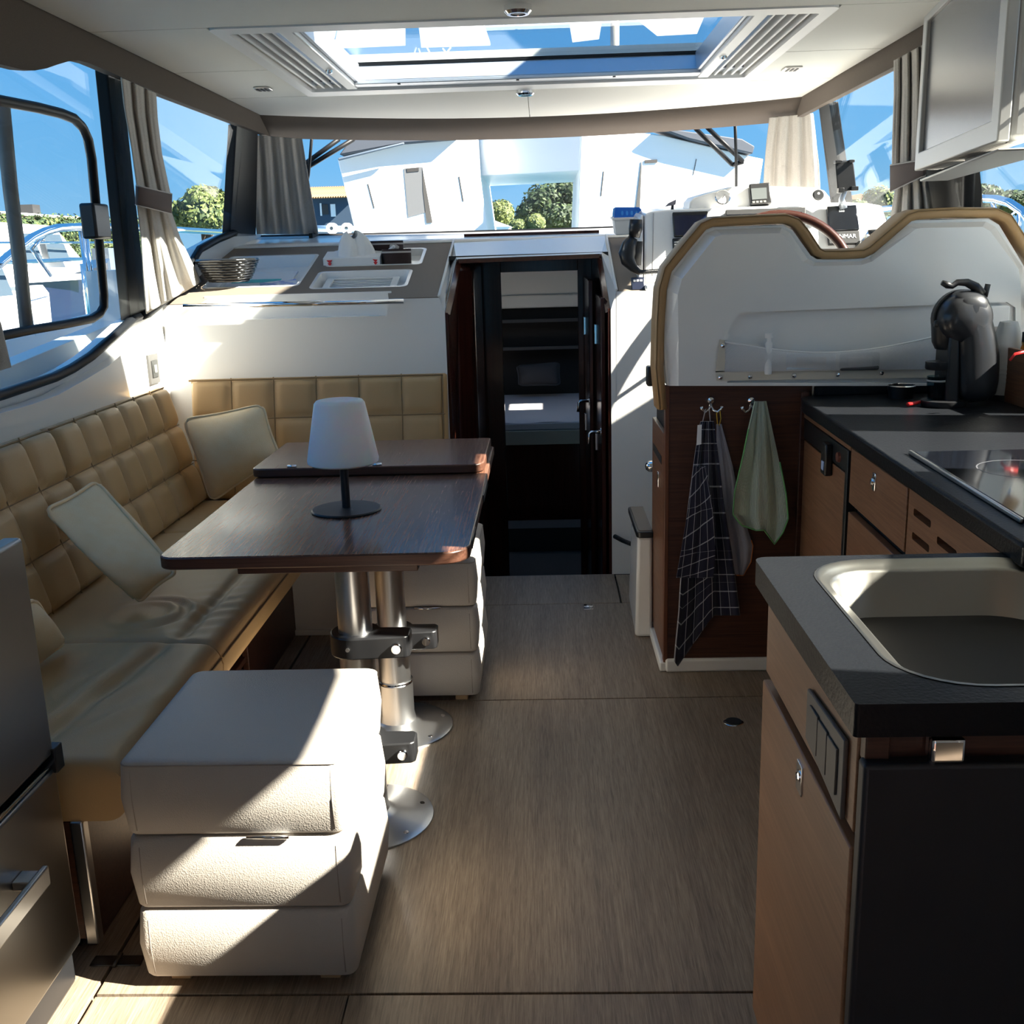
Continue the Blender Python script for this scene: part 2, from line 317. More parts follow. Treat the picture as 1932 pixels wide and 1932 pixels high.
# ---- side walls, with the window openings cut by their upper outline
low = [(-.6, 1.0), (1.2, 1.0), (3.08, 1.005), (3.43, 1.017), (3.56, 1.032), (3.70, 1.059), (3.86, 1.108), (4.03, 1.166), (4.19, 1.18), (4.45, 1.25), (4.67, 1.426), (4.9, 1.47), (5.12, 1.50), (5.7, 1.50)]
for nm, fx, sg, lab in (('wall_left', LWx, -1, 'white moulded port side wall below the windows'), ('wall_right', RWx, 1, 'white moulded starboard side wall below the windows')):
    pts = [(fx(z), y, z) for y, z in low]+[(fx(.1), 5.7, .1), (fx(.1), -.6, .1)]
    st(prism(nm, pts, (sg*.06, 0, 0), gel), lab)
# raised liner ledge on the port wall
lp = [P(px, py, 'x', -1.58) for px, py in ((-90, 806), (0, 780), (60, 763), (110, 745), (160, 717), (205, 690), (235, 664), (258, 628), (280, 604), (312, 595))]
ls = prism('wall_liner', [tuple(v) for v in lp]+[(-1.58, 4.40, lp[-1].z), (-1.58, 4.40, .3), (-1.58, lp[0].y, .3)], (-.055, 0, 0), gel, bpy.data.objects['wall_left'], bevel=.006)
# window posts
def mirror(p): return Vector((2*CX-p.x, p.y, p.z))
def quad(nm, pxs, fn, th, m, par=None):
    return prism(nm, [tuple(fn(*p)) for p in pxs], th, m, par, bevel=.004)
wl_, wr_ = bpy.data.objects['wall_left'], bpy.data.objects['wall_right']
for fx, sg, par in ((LWx, -1, wl_), (RWx, 1, wr_)): prism('aft_panel', [(fx(.99), -.6, .99), (fx(.99), .95, .99), (fx(1.965), .91, 1.965), (fx(1.965), -.6, 1.965)], (sg*.05, 0, 0), gel, par)
prism('sun_block_panel', [(RWx(.99)-.01, .9, .99), (RWx(.99)-.01, 1.95, .99), (RWx(1.55)-.01, 1.95, 1.55), (RWx(1.55)-.01, .9, 1.55)], (.03, 0, 0), gel, wr_)  # added panel out of view, keeps sun off the sink
quad('window_post', ((202, 130), (231, 142), (280, 592), (247, 607)), LW, (-.04, 0, 0), rubber, wl_)
quad('window_post', ((447, 234), (487, 250), (483, 446), (434, 448)), LW, (-.04, 0, 0), rubber, wl_)
quad('window_post', ((1544, 200), (1564, 192), (1598, 420), (1572, 425)), RW, (.04, 0, 0), rubber, wr_)
quad('window_post', ((1722, 98), (1800, 55), (1836, 430), (1738, 450)), RW, (.04, 0, 0), rubber, wr_)
# panes and rubber seals
def winpoly(y0, y1, fx, tl=None, tr=None):
    lo = [(y, z) for y, z in low if y0 < y < y1]; f = lambda yy: next(a_[1]+(yy-a_[0])/(b_[0]-a_[0])*(b_[1]-a_[1]) for a_, b_ in zip(low, low[1:]) if a_[0] <= yy <= b_[0])
    lo = [(y0, f(y0))]+lo+[(y1, f(y1))]
    return [(fx(z), y, z) for y, z in lo]+[(fx(1.965), tr or y1, 1.965), (fx(1.965), tl or y0, 1.965)], [(fx(z), y, z) for y, z in lo]
for nm, fx, sg, y0, y1, tl, tr, lab in (('window_1', LWx, -1, .9, 4.1, .9, 3.47, 'large port side window with an opening sash'), ('window_2', LWx, -1, 4.12, 5.15, 3.5, 4.95, 'forward port side window beside the dashboard'),
                                       ('window_3', RWx, 1, .93, 3.75, .89, 3.55, 'large starboard side window behind the television'), ('window_4', RWx, 1, 3.95, 5.15, 3.8, 4.95, 'forward starboard side window beside the helm')):
    w = st(thing(nm, (fx(1.1), (y0+y1)/2, 1.0), lab, 'window'))
    pl, lo = winpoly(y0, y1, fx, tl, tr)
    prism('pane', pl, (sg*.006, 0, 0), gl_side, w)
    tube('seal', [(x-sg*.004, y, z) for x, y, z in lo], .017, rubber, w, seg=6)
w1 = bpy.data.objects['window_1']; w3 = bpy.data.objects['window_3']
sash = [LW(px, py, .012) for px, py in ((-120, 168), (-60, 178), (0, 190), (70, 203), (115, 214), (140, 224), (156, 240), (166, 262), (173, 300), (180, 380), (189, 480), (196, 555), (196, 578), (188, 592), (172, 602), (120, 612), (60, 622), (0, 634), (-120, 655))]
tube('sash_frame', sash, .015, rubber, w1, seg=6)
tube('sash_frame', [mirror(p) for p in sash], .019, rubber, w3, seg=6)
bar = [LW(px, py, -.03) for px, py in ((3, 190), (20, 360), (38, 500), (50, 618))]
tube('sash_bar', bar, .02, mat('grey_sash', (.16, .16, .15), .5), w1, seg=6)
lc = LW(180, 418, .03); box('latch', lc.x-.02, lc.x+.03, lc.y-.07, lc.y+.05, lc.z-.055, lc.z+.055, blackp, w1, bevel=.008)
# ---- windscreen
def ws(u, v):   # u across, v from bottom to top
    hw = 1.5-.17*v; x = CX-hw+2*hw*u
    return Vector((x, 5.62-.32*v+.5*bow(x, hw), 1.492+.47*v))
w6 = st(thing('window_6', (CX, 6.0, 1.49), 'wide curved windscreen across the front of the saloon', 'window'))
grid('pane', ws, 40, 8, gl_ws, w6)
tube('seal', [ws(i/40, 0)-Vector((0, .006, 0)) for i in range(41)], .008, rubber, w6, seg=6)
# ---- forward bulkhead below the dash: port half with the long recess, then starboard half
slot = [(-.64, 1.21), (-.64, 1.145), (-.65, 1.135), (-1.395, 1.135), (-1.41, 1.15), (-1.41, 1.21)]
pf = [(-.425, 0.0), (-.425, 1.202)]+[(-.64, 1.202)]+slot[1:5]+[(-1.41, 1.202), (-1.66, 1.202), (-1.66, .0)]
wf = st(prism('wall_front', [(x, 4.37, z) for x, z in pf], (0, .07, 0), gel), 'white bulkhead panel below the port dashboard')
box('recess_back', -1.42, -.63, 4.44, 4.452, 1.12, 1.232, gel, wf, bevel=.002)
hexa('recess_back', [(-1.41, 4.44, 1.12), (-.64, 4.44, 1.12), (-.64, 4.452, 1.12), (-1.41, 4.452, 1.12)], [(-1.41, 4.455, 1.228), (-.64, 4.455, 1.228), (-.64, 4.46, 1.228), (-1.41, 4.46, 1.228)], gel, wf, bevel=0)
wf2 = st(prism('wall_front', [(x, 4.37, z) for x, z in ((.300, 0), (.300, 1.207), (1.6, 1.207), (1.6, 0))], (0, .05, 0), gel), 'white bulkhead panel between companionway and helm step')
# ---- companionway surround
A_, B_, C_, D_, E_ = (-.405, 4.37, 0), (-.403, 4.37, 1.142), (-.382, 4.82, 1.352), (.268, 4.83, 1.357), (.279, 4.37, 1.133)
B2, C2, D2, E2 = (-.425, 4.37, 1.205), (-.425, 5.22, 1.432), (.313, 5.22, 1.438), (.302, 4.37, 1.211)
cw = st(mk('companionway_hood', [B2, C2, D2, E2, B_, C_, D_, E_, (-.425, 4.37, 0), (-.405, 4.37, 0), (.279, 4.37, 0), (.300, 4.37, 0)], [(0, 1, 5, 4), (1, 2, 6, 5), (2, 3, 7, 6), (0, 4, 9, 8), (3, 11, 10, 7)], gel, solid=.008, off=-1), 'white moulded hood and jambs around the companionway')
cw.name = 'trim_4'
lipw = [(B2, C2), (E2, D2)]
for a_, b_ in lipw: tube('edge_bead', [Vector(a_)+Vector((0, 0, .004)), Vector(b_)+Vector((0, 0, .004))], .006, gelm, cw, seg=6)
# mahogany jamb and head trims
tr5 = st(thing('trim_5', (CX, 4.4, 0), 'dark mahogany lining of the companionway opening', 'trim'))
hexa('head', [(-.372, 4.80, 1.332), (.258, 4.81, 1.337), (.258, 4.95, 1.337), (-.372, 4.95, 1.332)], [(-.376, 4.815, 1.352), (.262, 4.825, 1.357), (.262, 4.95, 1.357), (-.376, 4.95, 1.352)], mahog, tr5)
for p0_, p1_, sx_ in ((B_, C_, 1), (E_, D_, -1)):
    a_, b_ = Vector(p0_), Vector(p1_)
    hexa('haunch', [a_, a_+Vector((sx_*.022, 0, -.012)), a_+Vector((sx_*.022, .06, -.012)), a_+Vector((0, .06, 0))], [b_, b_+Vector((sx_*.02, 0, -.02)), b_+Vector((sx_*.02, .06, -.02)), b_+Vector((0, .06, 0))], mahog, tr5)
    hexa('jamb', [(a_.x, 4.372, -.5), (a_.x+sx_*.012, 4.372, -.5), (a_.x+sx_*.012, 4.42, -.5), (a_.x, 4.42, -.5)], [(a_.x, 4.372, 1.14), (a_.x+sx_*.012, 4.372, 1.14), (a_.x+sx_*.012, 4.42, 1.14), (a_.x, 4.42, 1.14)], mahog, tr5)
# passage walls, steps, cabin shell
pw = st(thing('passage', (CX, 5.2, -.5), 'dark mahogany passage leading down to the forward cabin', 'passage')); pw.name = 'wall_passage'
mk('side_panel', [(-.404, 4.40, -.5), (-.404, 4.40, 1.15), (-.382, 4.85, 1.345), (-.382, 5.55, 1.345), (-.404, 5.55, -.5)], [(0, 1, 2, 3, 4)], mahog, pw, solid=.02)
mk('side_panel', [(.281, 4.40, -.5), (.281, 4.40, 1.13), (.268, 4.85, 1.35), (.268, 5.55, 1.35), (.281, 5.55, -.5)], [(0, 1, 2, 3, 4)], mahog, pw, solid=.02)
box('overhead', -.42, .30, 4.86, 5.75, 1.345, 1.365, dark, pw)
# rounded locker column on the port side of the passage
hexa('locker_column', [(-.40, 4.75, -.5), (-.31, 4.85, -.5), (-.31, 5.5, -.5), (-.40, 5.5, -.5)], [(-.40, 4.75, 1.33), (-.31, 4.85, 1.33), (-.31, 5.5, 1.33), (-.40, 5.5, 1.33)], mahog, pw, bevel=.03, segs=4)
fc = st(box('floor_cabin', -1.2, 1.1, 4.37, 8.4, -.50, -.45, mat('dark_carpet', (.03, .03, .033), .95, bump=('n', 300, .5, .003))), 'dark carpeted floor of the forward cabin')
box('riser', -.5, .4, 4.345, 4.372, -.5, -.004, dark, fc)
box('threshold', -.30, .30, 6.30, 6.50, -.45, -.30, mat('dark_carpet_step', (.035, .035, .038), .95), fc)
# doorway of the cabin
dz = 5.60
dw = st(thing('door_1', (.0, dz, -.45), 'dark wooden doorway frame of the forward cabin', 'doorway'))
yl = lambda px, py: P(px, py, 'y', dz)
lft = yl(950, 700).x; rgt = yl(1092, 700).x; top = yl(1020, 512).z
box('frame_side', -.40, lft, dz, dz+.05, -.45, top+.2, mahog, dw); box('frame_side', rgt, .30, dz, dz+.05, -.45, top+.2, mahog, dw); box('frame_head', lft, rgt, dz, dz+.05, top, top+.2, mahog, dw)
# open cabin doors folded against the starboard passage wall, each with lever handles
for (x, y0, y1, nm) in ((.262, 4.46, 4.93, 'door_2'), (.235, 4.97, 5.50, 'door_3')):
    d_ = st(thing(nm, (x, y0, -.45), 'dark glossy cabin door folded open beside the companionway' if nm == 'door_2' else 'second dark cabin door deeper in the passage', 'door'))
    box('leaf', x-.02, x, y0, y1, -.40, 1.18 if nm == 'door_2' else 1.24, mahog, d_, bevel=.004)
    hz = P(1140 if nm == 'door_2' else 1122, 850 if nm == 'door_2' else 804, 'x', x-.03).z
    hy = y0+.06
    lathe('rose', [(.0001, 0), (.022, 0), (.022, .014), (.0001, .014)], (x-.022, hy, hz), chrome, d_, seg=14, axis='x')
    tube('lever', [(x-.02, hy, hz), (x-.062, hy, hz), (x-.07, hy-.004, hz-.006), (x-.075, hy-.01, hz-.05)], .007, chrome, d_, seg=8)
    for zz in (.95, .45):
        box('hinge', x-.026, x-.018, y1-.03, y1, zz, zz+.09, chrome, d_)
# cabin shell
cs = st(thing('wall_cabin', (CX, 7.5, -.45), 'forward cabin shell with dark lower panels and white top', 'cabin wall'))
yb = 8.1
zb = P(1020, 580, 'y', yb).z; zb2 = P(1020, 556, 'y', yb).z
box('front_panel', -1.2, 1.1, yb, yb+.03, -.45, zb, dark, cs); box('front_band', -1.2, 1.1, yb-.05, yb+.03, zb, zb2, gelm, cs, bevel=.01)
for pyy in (605, 657):
    z_ = P(1020, pyy, 'y', yb-.12).z; box('shelf_edge', -1.1, 1.0, yb-.12, yb-.1, z_-.012, z_+.012, mat('grey_shelf_edge', (.06, .06, .065), .5), cs); box('shelf', -1.1, 1.0, yb-.1, yb, z_-.012, z_, dark, cs)
for x0 in (-1.22, 1.42): box('side', x0, x0+.02, 5.65, 8.1, -.45, 1.5, dark, cs)
box('front_upper', -1.2, 1.1, yb-.03, yb+.03, zb2+.008, 1.42, gelm, cs, bevel=0)
for (x0, x1, y0, y1) in ((-1.75, 1.66, 5.66, 6.10), (-1.6, -.5, 6.10, 7.3), (.45, 1.08, 6.10, 7.3), (1.08, 1.5, 6.10, 6.82), (1.08, 1.5, 7.12, 7.3), (1.36, 1.5, 6.82, 7.12), (-1.6, 1.5, 7.3, 8.2)):
    box('overhead', x0, x1, y0, y1, 1.40, 1.43, gelm, cs, bevel=0)
# ---- ledge between dash and windscreen
def ledge(u, v):
    b_ = ws(u, 0); x = b_.x; f = Vector((max(-1.58, min(1.5, x)), 5.2, 1.43))
    return f.lerp(Vector((b_.x, b_.y-.012, b_.z-.004)), v)
lg = st(grid('trim_6', ledge, 40, 3, gel, solid=.004), 'white ledge rising from the dashboard to the windscreen')
# closing skirts outside, so that no light leaks between ledge, bulkheads and hull
sk = st(thing('wall_bow', (CX, 5.3, 0), 'white foredeck moulding ahead of the windscreen', 'deck moulding'))
box('hull_side', -1.85, -1.72, 4.3, 8.3, -.6, 1.35, gelm, sk); box('hull_side', 1.62, 1.75, -.6, 8.3, -.6, .9, gelm, sk)
box('hull_side', -1.85, -1.72, -.6, 4.3, -.6, .88, gelm, sk); box('hull_side', -1.8, 1.7, 8.2, 8.3, -.6, 1.3, gelm, sk)
box('under_dash', -1.6, -.43, 5.22, 5.25, 0, 1.42, dark, sk); box('under_dash', .32, 1.5, 5.22, 5.25, 0, 1.42, dark, sk)
# ================================================================== PORT SIDE: dash, sofa, table, poufs
def D(x, y, h=0): return Vector((x, y, 1.205+.268*(y-4.37)+h))
def r3(x0, x1, y0, y1, r, h=0): return [D(x, y, h) for x, y in rrect(x0, x1, y0, y1, r)]
dn = Vector((0, -.258, .966))
dsh = thing('dashboard', (-1.0, 4.8, 1.2), 'brown vinyl covered dashboard top with white trays, port of the companionway', 'dashboard')
trays = ((-1.47, -1.05, 4.575, 5.065, .025), (-.995, -.575, 4.525, 4.775, .03), (-.985, -.545, 4.85, 5.12, .03))
out = [D(-1.59, 4.372), D(-1.415, 4.372), D(-1.40, 4.445), D(-.645, 4.445), D(-.632, 4.372), D(-.426, 4.372), D(-.426, 5.21), D(-1.66, 5.21), D(-1.62, 4.7)]
holed('cover', out, [r3(*t) for t in trays], dn*-.012, dashb, dsh)
tr_ = []
for (x0, x1, y0, y1, r) in trays:
    dp = -.05 if y0 < 4.8 else -.03
    o_ = r3(x0-.002, x1+.002, y0-.002, y1+.002, r, .001); i_ = r3(x0+.012, x1-.012, y0+.012, y1-.012, r*.8, .001); b_ = r3(x0+.02, x1-.02, y0+.02, y1-.02, r*.7, dp)
    n = len(o_); V = o_+i_+b_; F_ = [(i, (i+1) % n, n+(i+1) % n, n+i) for i in range(n)]+[(n+i, n+(i+1) % n, 2*n+(i+1) % n, 2*n+i) for i in range(n)]+[tuple(range(2*n, 3*n))]
    tr_.append(mk('tray', V, F_, gel, dsh, solid=.004, off=-1))
# demister grille in the front tray
gx0, gx1 = -.955, -.63
ring('grille_frame', [D(x, y, -.03) for x, y in rrect(gx0, gx1, 4.55, 4.75, .008, 2)], [D(x, y, -.03) for x, y in rrect(gx0+.03, gx1-.03, 4.565, 4.735, .004, 2)], dn*.008, gelm, tr_[1])
mk('grille_back', [D(gx0+.02, 4.56, -.034), D(gx1-.02, 4.56, -.034), D(gx1-.02, 4.74, -.034), D(gx0+.02, 4.74, -.034)], [(0, 1, 2, 3)], blackm, tr_[1])
for k in range(8):
    y = 4.57+k*.0215; hexa('slat', [D(gx0+.028, y, -.032), D(gx1-.028, y, -.032), D(gx1-.028, y+.009, -.032), D(gx0+.028, y+.009, -.032)], [D(gx0+.028, y+.001, -.030), D(gx1-.028, y+.001, -.030), D(gx1-.028, y+.008, -.030), D(gx0+.028, y+.008, -.030)], white, tr_[1], bevel=0)
# handrail
rl = thing('grab_rail', (-1.0, 4.33, 1.19), 'polished steel grab rail along the front edge of the dashboard', 'handrail')
tube('bar', [(-1.475, 4.335, 1.196), (-.566, 4.335, 1.193)], .011, chrome, rl, seg=12)
for x in (-1.46, -.585): tube('bracket', [(x, 4.335, 1.195), (x, 4.372, 1.19)], .007, chrome, rl)
# brochures in the tray
for (x0, x1, y0, y1, h, c, lab, rot) in ((-1.42, -1.13, 4.70, 4.95, .006, (.86, .86, .86), 'white paper folder with a teal stripe in the dashboard tray', 0), (-1.24, -1.08, 4.615, 4.76, .008, (.75, .78, .85), 'leaflet printed in blue and red at the right of the dashboard tray', .3), (-1.40, -1.25, 4.61, 4.70, .007, (.10, .06, .05), 'dark brown notebook under the papers in the dashboard tray', 0)):
    pm = mat('print', c, .5, var=((22, 30, 1), (.25, .35, .7) if rot else tuple(v*.97 for v in c), .08 if rot else .3))
    cx_, cy_ = (x0+x1)/2, (y0+y1)/2
    cs_ = [(math.cos(rot)*(x-cx_)-math.sin(rot)*(y-cy_)+cx_, math.sin(rot)*(x-cx_)+math.cos(rot)*(y-cy_)+cy_) for x, y in ((x0, y0), (x1, y0), (x1, y1), (x0, y1))]
    z0 = -.0475 if not rot else -.036
    b_ = thing('brochure', D(cx_, cy_, z0), lab, 'brochure')
    prism('cover', [D(x, y, z0) for x, y in cs_], dn*h, pm, b_)
    if c[0] > .8:
        tl = mat('teal_print', (.10, .55, .55), .5); prism('stripe', [D(x, y, z0+h+.0004) for x, y in ((x0+.02, y0+.08), (x1-.05, y0+.08), (x1-.05, y0+.13), (x0+.02, y0+.13))], dn*.0004, tl, b_)
        rd = mat('red_print', (.75, .06, .08), .5)
        for k in range(4): prism('lettering', [D(x, y, z0+h+.0004) for x, y in ((x1-.06+.004*k, y0+.012+k*.014), (x1-.02+.004*k, y0+.012+k*.014), (x1-.02+.004*k, y0+.021+k*.014), (x1-.06+.004*k, y0+.021+k*.014))], dn*.0004, rd, b_)
# woven basket
def basket(c, r0, r1, h, parent):
    V, F_ = [], []
    for k in range(9):
        t = k/8; r = r0+(r1-r0)*t**.7
        pts = [c+Vector((r*math.cos(a_)*(1+.012*math.sin(a_*16+math.pi*k)), r*math.sin(a_)*(1+.012*math.sin(a_*16+math.pi*k)), h*t)) for a_ in [2*math.pi*i/64 for i in range(64)]]
        tubevf(pts, .0065 if k < 8 else .008, 5, True, V, F_)
    mk('weave', V, F_, bk, parent, smooth=True)
    V, F_ = [], []
    for i in range(32):
        a_ = 2*math.pi*i/32; tubevf([c+Vector(((r0+(r1-r0)*t**.7)*math.cos(a_), (r0+(r1-r0)*t**.7)*math.sin(a_), h*t)) for t in (0, .2, .5, 1)], .003, 4, False, V, F_)
    mk('stakes', V, F_, bk, parent, smooth=True)
    lathe('bottom', [(.0001, 0), (r0, 0), (r0, .004), (.0001, .004)], c, bk, parent)
bk = mat('black_wicker', (.010, .010, .010), .18, coat=.3)
bc = D(-1.36, 4.62, .006)
bs = thing('basket', bc, 'round black woven basket at the port end of the dashboard', 'basket'); basket(bc+Vector((0, 0, .012)), .082, .128, .085, bs)
# tissue box
tb = thing('tissue_box', D(-.855, 4.93), 'white tissue box with red printed marks and a tissue pulled out', 'tissue box')
def TB(x, y, h): return D(x, y, h-.026)
hexa('carton', [TB(-.995, 4.875, 0), TB(-.735, 4.872, 0), TB(-.735, 4.99, 0), TB(-.995, 4.99, 0)], [TB(-.995, 4.87, .058), TB(-.735, 4.867, .058), TB(-.735, 4.985, .058), TB(-.995, 4.985, .058)], paper, tb, bevel=.002)
rd = mat('red_box_print', (.70, .03, .04), .5); gy = mat('grey_box_print', (.16, .17, .20), .5)
for xo in (-.985, -.775):
    y_ = 4.8695
    for k in range(3): mk('mark', [TB(xo+.006+.004*k, y_-.001, .050-.013*k), TB(xo+.034-.004*k, y_-.001, .050-.013*k), TB(xo+.020, y_-.001, .034-.013*k)], [(0, 1, 2)], rd, tb, recalc=False, solid=.0008)
mk('lettering', [TB(-.925, 4.8705, .012), TB(-.87, 4.87, .012), TB(-.87, 4.868, .024), TB(-.925, 4.868, .024)], [(0, 1, 2, 3)], gy, tb, recalc=False, solid=.0008)
def tis(u, v):
    a_ = u*2*math.pi; r = .078*(1-.72*v**1.5)*(1+.25*math.sin(3*a_+1+v)+.10*math.sin(7*a_-2*v)*(1-v*.6)); h = .105*math.sin(v*math.pi/2)+.010*math.sin(2*a_+v)*v
    return TB(-.865+r*math.cos(a_)*1.0, 4.925+r*math.sin(a_)*.55, .056+h*(.85+.1*math.sin(2*a_)))
grid('tissue', tis, 40, 8, paper, tb)
# two dark fabric pots
pot = mat('dark_brown_fabric', (.045, .025, .022), .9)
for (x, y, r, h, lab, nm) in ((-.665, 4.93, .066, .075, 'small dark brown fabric pot with pale rim beside the tissue box', 'a'), (-.735, 5.055, .085, .08, 'larger dark brown fabric pot behind the tissue box', 'b')):
    p_ = thing('fabric_pot', D(x, y, -.026), lab, 'pot', 'fabric pots on the dashboard')
    lathe('body', [(.0001, 0), (r*.9, 0), (r, .01), (r*1.02, h), (r*.93, h), (r*.9, .012), (.0001, .012)], D(x, y, -.026), pot, p_)
    lathe('rim', [(r*1.03, h-.018), (r*1.04, h-.014), (r*1.03, h-.010)], D(x, y, -.026), piping, p_)
    if nm == 'a':
        random.seed(3)
        for k in range(5): a_ = random.random()*6.28; tube('trinket', [D(x+.03*math.cos(a_), y+.03*math.sin(a_), h-.03), D(x+.02*math.cos(a_+1), y+.02*math.sin(a_+1), h-.012)], .011, paper if k % 2 else piping, p_)
# ------------------------------------------------------------------ sofa
def tuft(name, O, U, Vv, N, nu, nv, bulge, thick, m, par=None, r=9, top=0):
    """tufted cushion: O lower corner, U along, Vv up, N outward normal; cells pillow out, edges round off"""
    O, U, Vv, N = Vector(O), Vector(U), Vector(Vv), Vector(N).normalized(); NU, NV = nu*r, nv*r
    def f(u, v):
        cu, cv = (u*nu) % 1 if u < 1 else 1, (v*nv) % 1 if v < 1 else 1
        b = (1-abs(2*cu-1)**5)*(1-abs(2*cv-1)**5); e = 1.0
        for t, L_ in ((u, U.length), (1-u, U.length), (v, Vv.length), (1-v, Vv.length)):
            dd = t*L_; e *= 1 if dd > .03 else math.sqrt(max(0, 1-((.03-dd)/.03)**2))
        return O+U*u+Vv*v+N*((bulge*b**.6 - .0)+(e-1)*.03)
    V = [f(i/NU, j/NV) for j in range(NV+1) for i in range(NU+1)]; F_ = [(j*(NU+1)+i, j*(NU+1)+i+1, (j+1)*(NU+1)+i+1, (j+1)*(NU+1)+i) for j in range(NV) for i in range(NU)]
    edge = [j for j in range(NU)]+[(j)*(NU+1)+NU for j in range(NV)]+[NV*(NU+1)+NU-j for j in range(NU)]+[(NV-j)*(NU+1) for j in range(NV)]
    base = len(V); up = Vector((0, 0, top))
    for i in edge: V.append(V[i]-N*thick+(up if V[i].z > O.z+Vv.z-.02 else Vector((0, 0, 0))))
    n = len(edge); F_ += [(edge[(i+1) % n], edge[i], base+i, base+(i+1) % n) for i in range(n)]+[tuple(base+i for i in range(n))]
    o = mk(name, V, F_, m, par, smooth=True)
    o.data.set_sharp_from_angle(angle=math.radians(60)) if hasattr(o.data, 'set_sharp_from_angle') else None
    return o
def seams(par, O, U, Vv, N, nu, nv, m, off=.001):
    O, U, Vv, N = Vector(O), Vector(U), Vector(Vv), Vector(N).normalized(); V, F_ = [], []
    for i in range(1, nu): tubevf([O+U*(i/nu)+Vv*(j/20)+N*off for j in range(21)], .0022, 4, False, V, F_)
    for j in range(1, nv): tubevf([O+U*(i/40)+Vv*(j/nv)+N*off for i in range(41)], .0022, 4, False, V, F_)
    mk('stitching', V, F_, m, par)
bd = Vector((-.125, 0, .475)); bn = Vector((.475, 0, .125))
for (y0, y1, nu, lab) in ((1.80, 3.105, 7, 'tufted cream leather back cushion of the settee nearest the fridge'), (3.115, 4.115, 6, 'tufted cream leather back cushion of the settee under the port window corner')):
    c = thing('back_cushion', (-1.5, (y0+y1)/2, .42), lab, 'cushion', 'tufted settee back cushions')
    O = (-1.385, y0, .425); tuft('upholstery', O, (0, y1-y0, 0), bd, bn, nu, 3, .022, .09, leather, c, top=-.012); seams(c, O, (0, y1-y0, 0), bd, bn, nu, 3, seam)
    e_ = [Vector(O)+bd*.985+bn.normalized()*-.006+Vector((0, t*(y1-y0), 0)) for t in [i/30 for i in range(31)]]
    tube('piping', e_, .004, seam, c, seg=5)
c = thing('back_cushion', (-.9, 4.2, .42), 'tufted cream leather back cushion against the white forward bulkhead', 'cushion', 'tufted settee back cushions')
O = (-1.435, 4.10, .43); U_ = (1.035, 0, 0); V_ = (0, .09, .485); N_ = (0, -.485, .09)
tuft('upholstery', O, U_, V_, N_, 6, 3, .012, .10, leather, c); seams(c, O, U_, V_, N_, 6, 3, seam)
tube('piping', [Vector(O)+Vector(V_)*.985+Vector((t*1.03, -.0, 0)) for t in [i/30 for i in range(31)]], .004, seam, c, seg=5)
tube('piping', [Vector(O)+Vector(U_)*.992+Vector(V_)*(.1+.88*t)+Vector((0, .004, 0)) for t in [i/12 for i in range(13)]], .004, seam, c, seg=5)
# seat cushions
def seat(x0, x1, y0, y1, z0, z1, lab, wr):
    c = thing('seat_cushion', ((x0+x1)/2, (y0+y1)/2, z0), lab, 'cushion', 'settee seat cushions')
    def prof(u, v):   # closed rounded profile in x-z swept along y
        pass
    R = .045; prof_ = [(x0, z0), (x0, z1-.02)]+[(x0+.02, z1)]+[(x0+(x1-R-x0-.02)*i/60+.02, z1+.008*math.sin(math.pi*i/60)) for i in range(1, 60)]+[(x1-R+R*math.sin(a_), z1-R+R*math.cos(a_)) for a_ in [math.radians(15*i) for i in range(7)]]+[(x1+.003, (z0+z1)/2+.01)]+[(x1-.045+.045*math.cos(a_), z0+.045-.045*math.sin(a_)) for a_ in [math.radians(18*i) for i in range(6)]]
    ny = int((y1-y0)/.010); V, F_ = [], []; n = len(prof_)
    for j in range(ny+1):
        y = y0+(y1-y0)*j/ny; dd = min(y-y0, y1-y); e_ = 1 if dd > .02 else math.sqrt(max(0, 1-((.02-dd)/.02)**2))
        for (x, z) in prof_: V.append((x, y, z0+(z-z0)*(1-.10*(1-e_))+1.25*wr(x, y)*max(0, min(1, (z-z1+.02)/.02))))
    for j in range(ny):
        for i in range(n): F_.append((j*n+i, j*n+(i+1) % n, (j+1)*n+(i+1) % n, (j+1)*n+i))
    F_ += [tuple(range(n))[::-1], tuple(ny*n+i for i in range(n))]
    o = mk('upholstery', V, F_, leather, c, smooth=True)
    if hasattr(o.data, 'set_sharp_from_angle'): o.data.set_sharp_from_angle(angle=math.radians(50))
    tube('piping', [(x1+.002, y0+.005+(y1-y0-.01)*t, z1-.045) for t in [i/20 for i in range(21)]], .003, seam, c, seg=5)
    return c
def g(x, y, cx, cy, sx, sy): return math.exp(-((x-cx)/sx)**2-((y-cy)/sy)**2)
def sg_(t, w=.03): return 1/(1+math.exp(-max(-40, min(40, t/w))))
def wr1(x, y):
    s_ = (x+.95)-(y-2.2)*.12; edge = sg_(y-1.93, .03)*sg_(2.47-y, .01)
    return edge*(-.010*math.exp(-((s_+.06)/.018)**2)+.009*math.exp(-((s_+.10)/.03)**2)+.005*math.exp(-((x+1.12-(y-2.2)*.35)/.03)**2)*math.exp(-((y-2.2)/.2)**2)+.003*math.sin(60*(x-.5*y))*math.exp(-((x+1.0)/.12)**2-((y-2.1)/.2)**2))
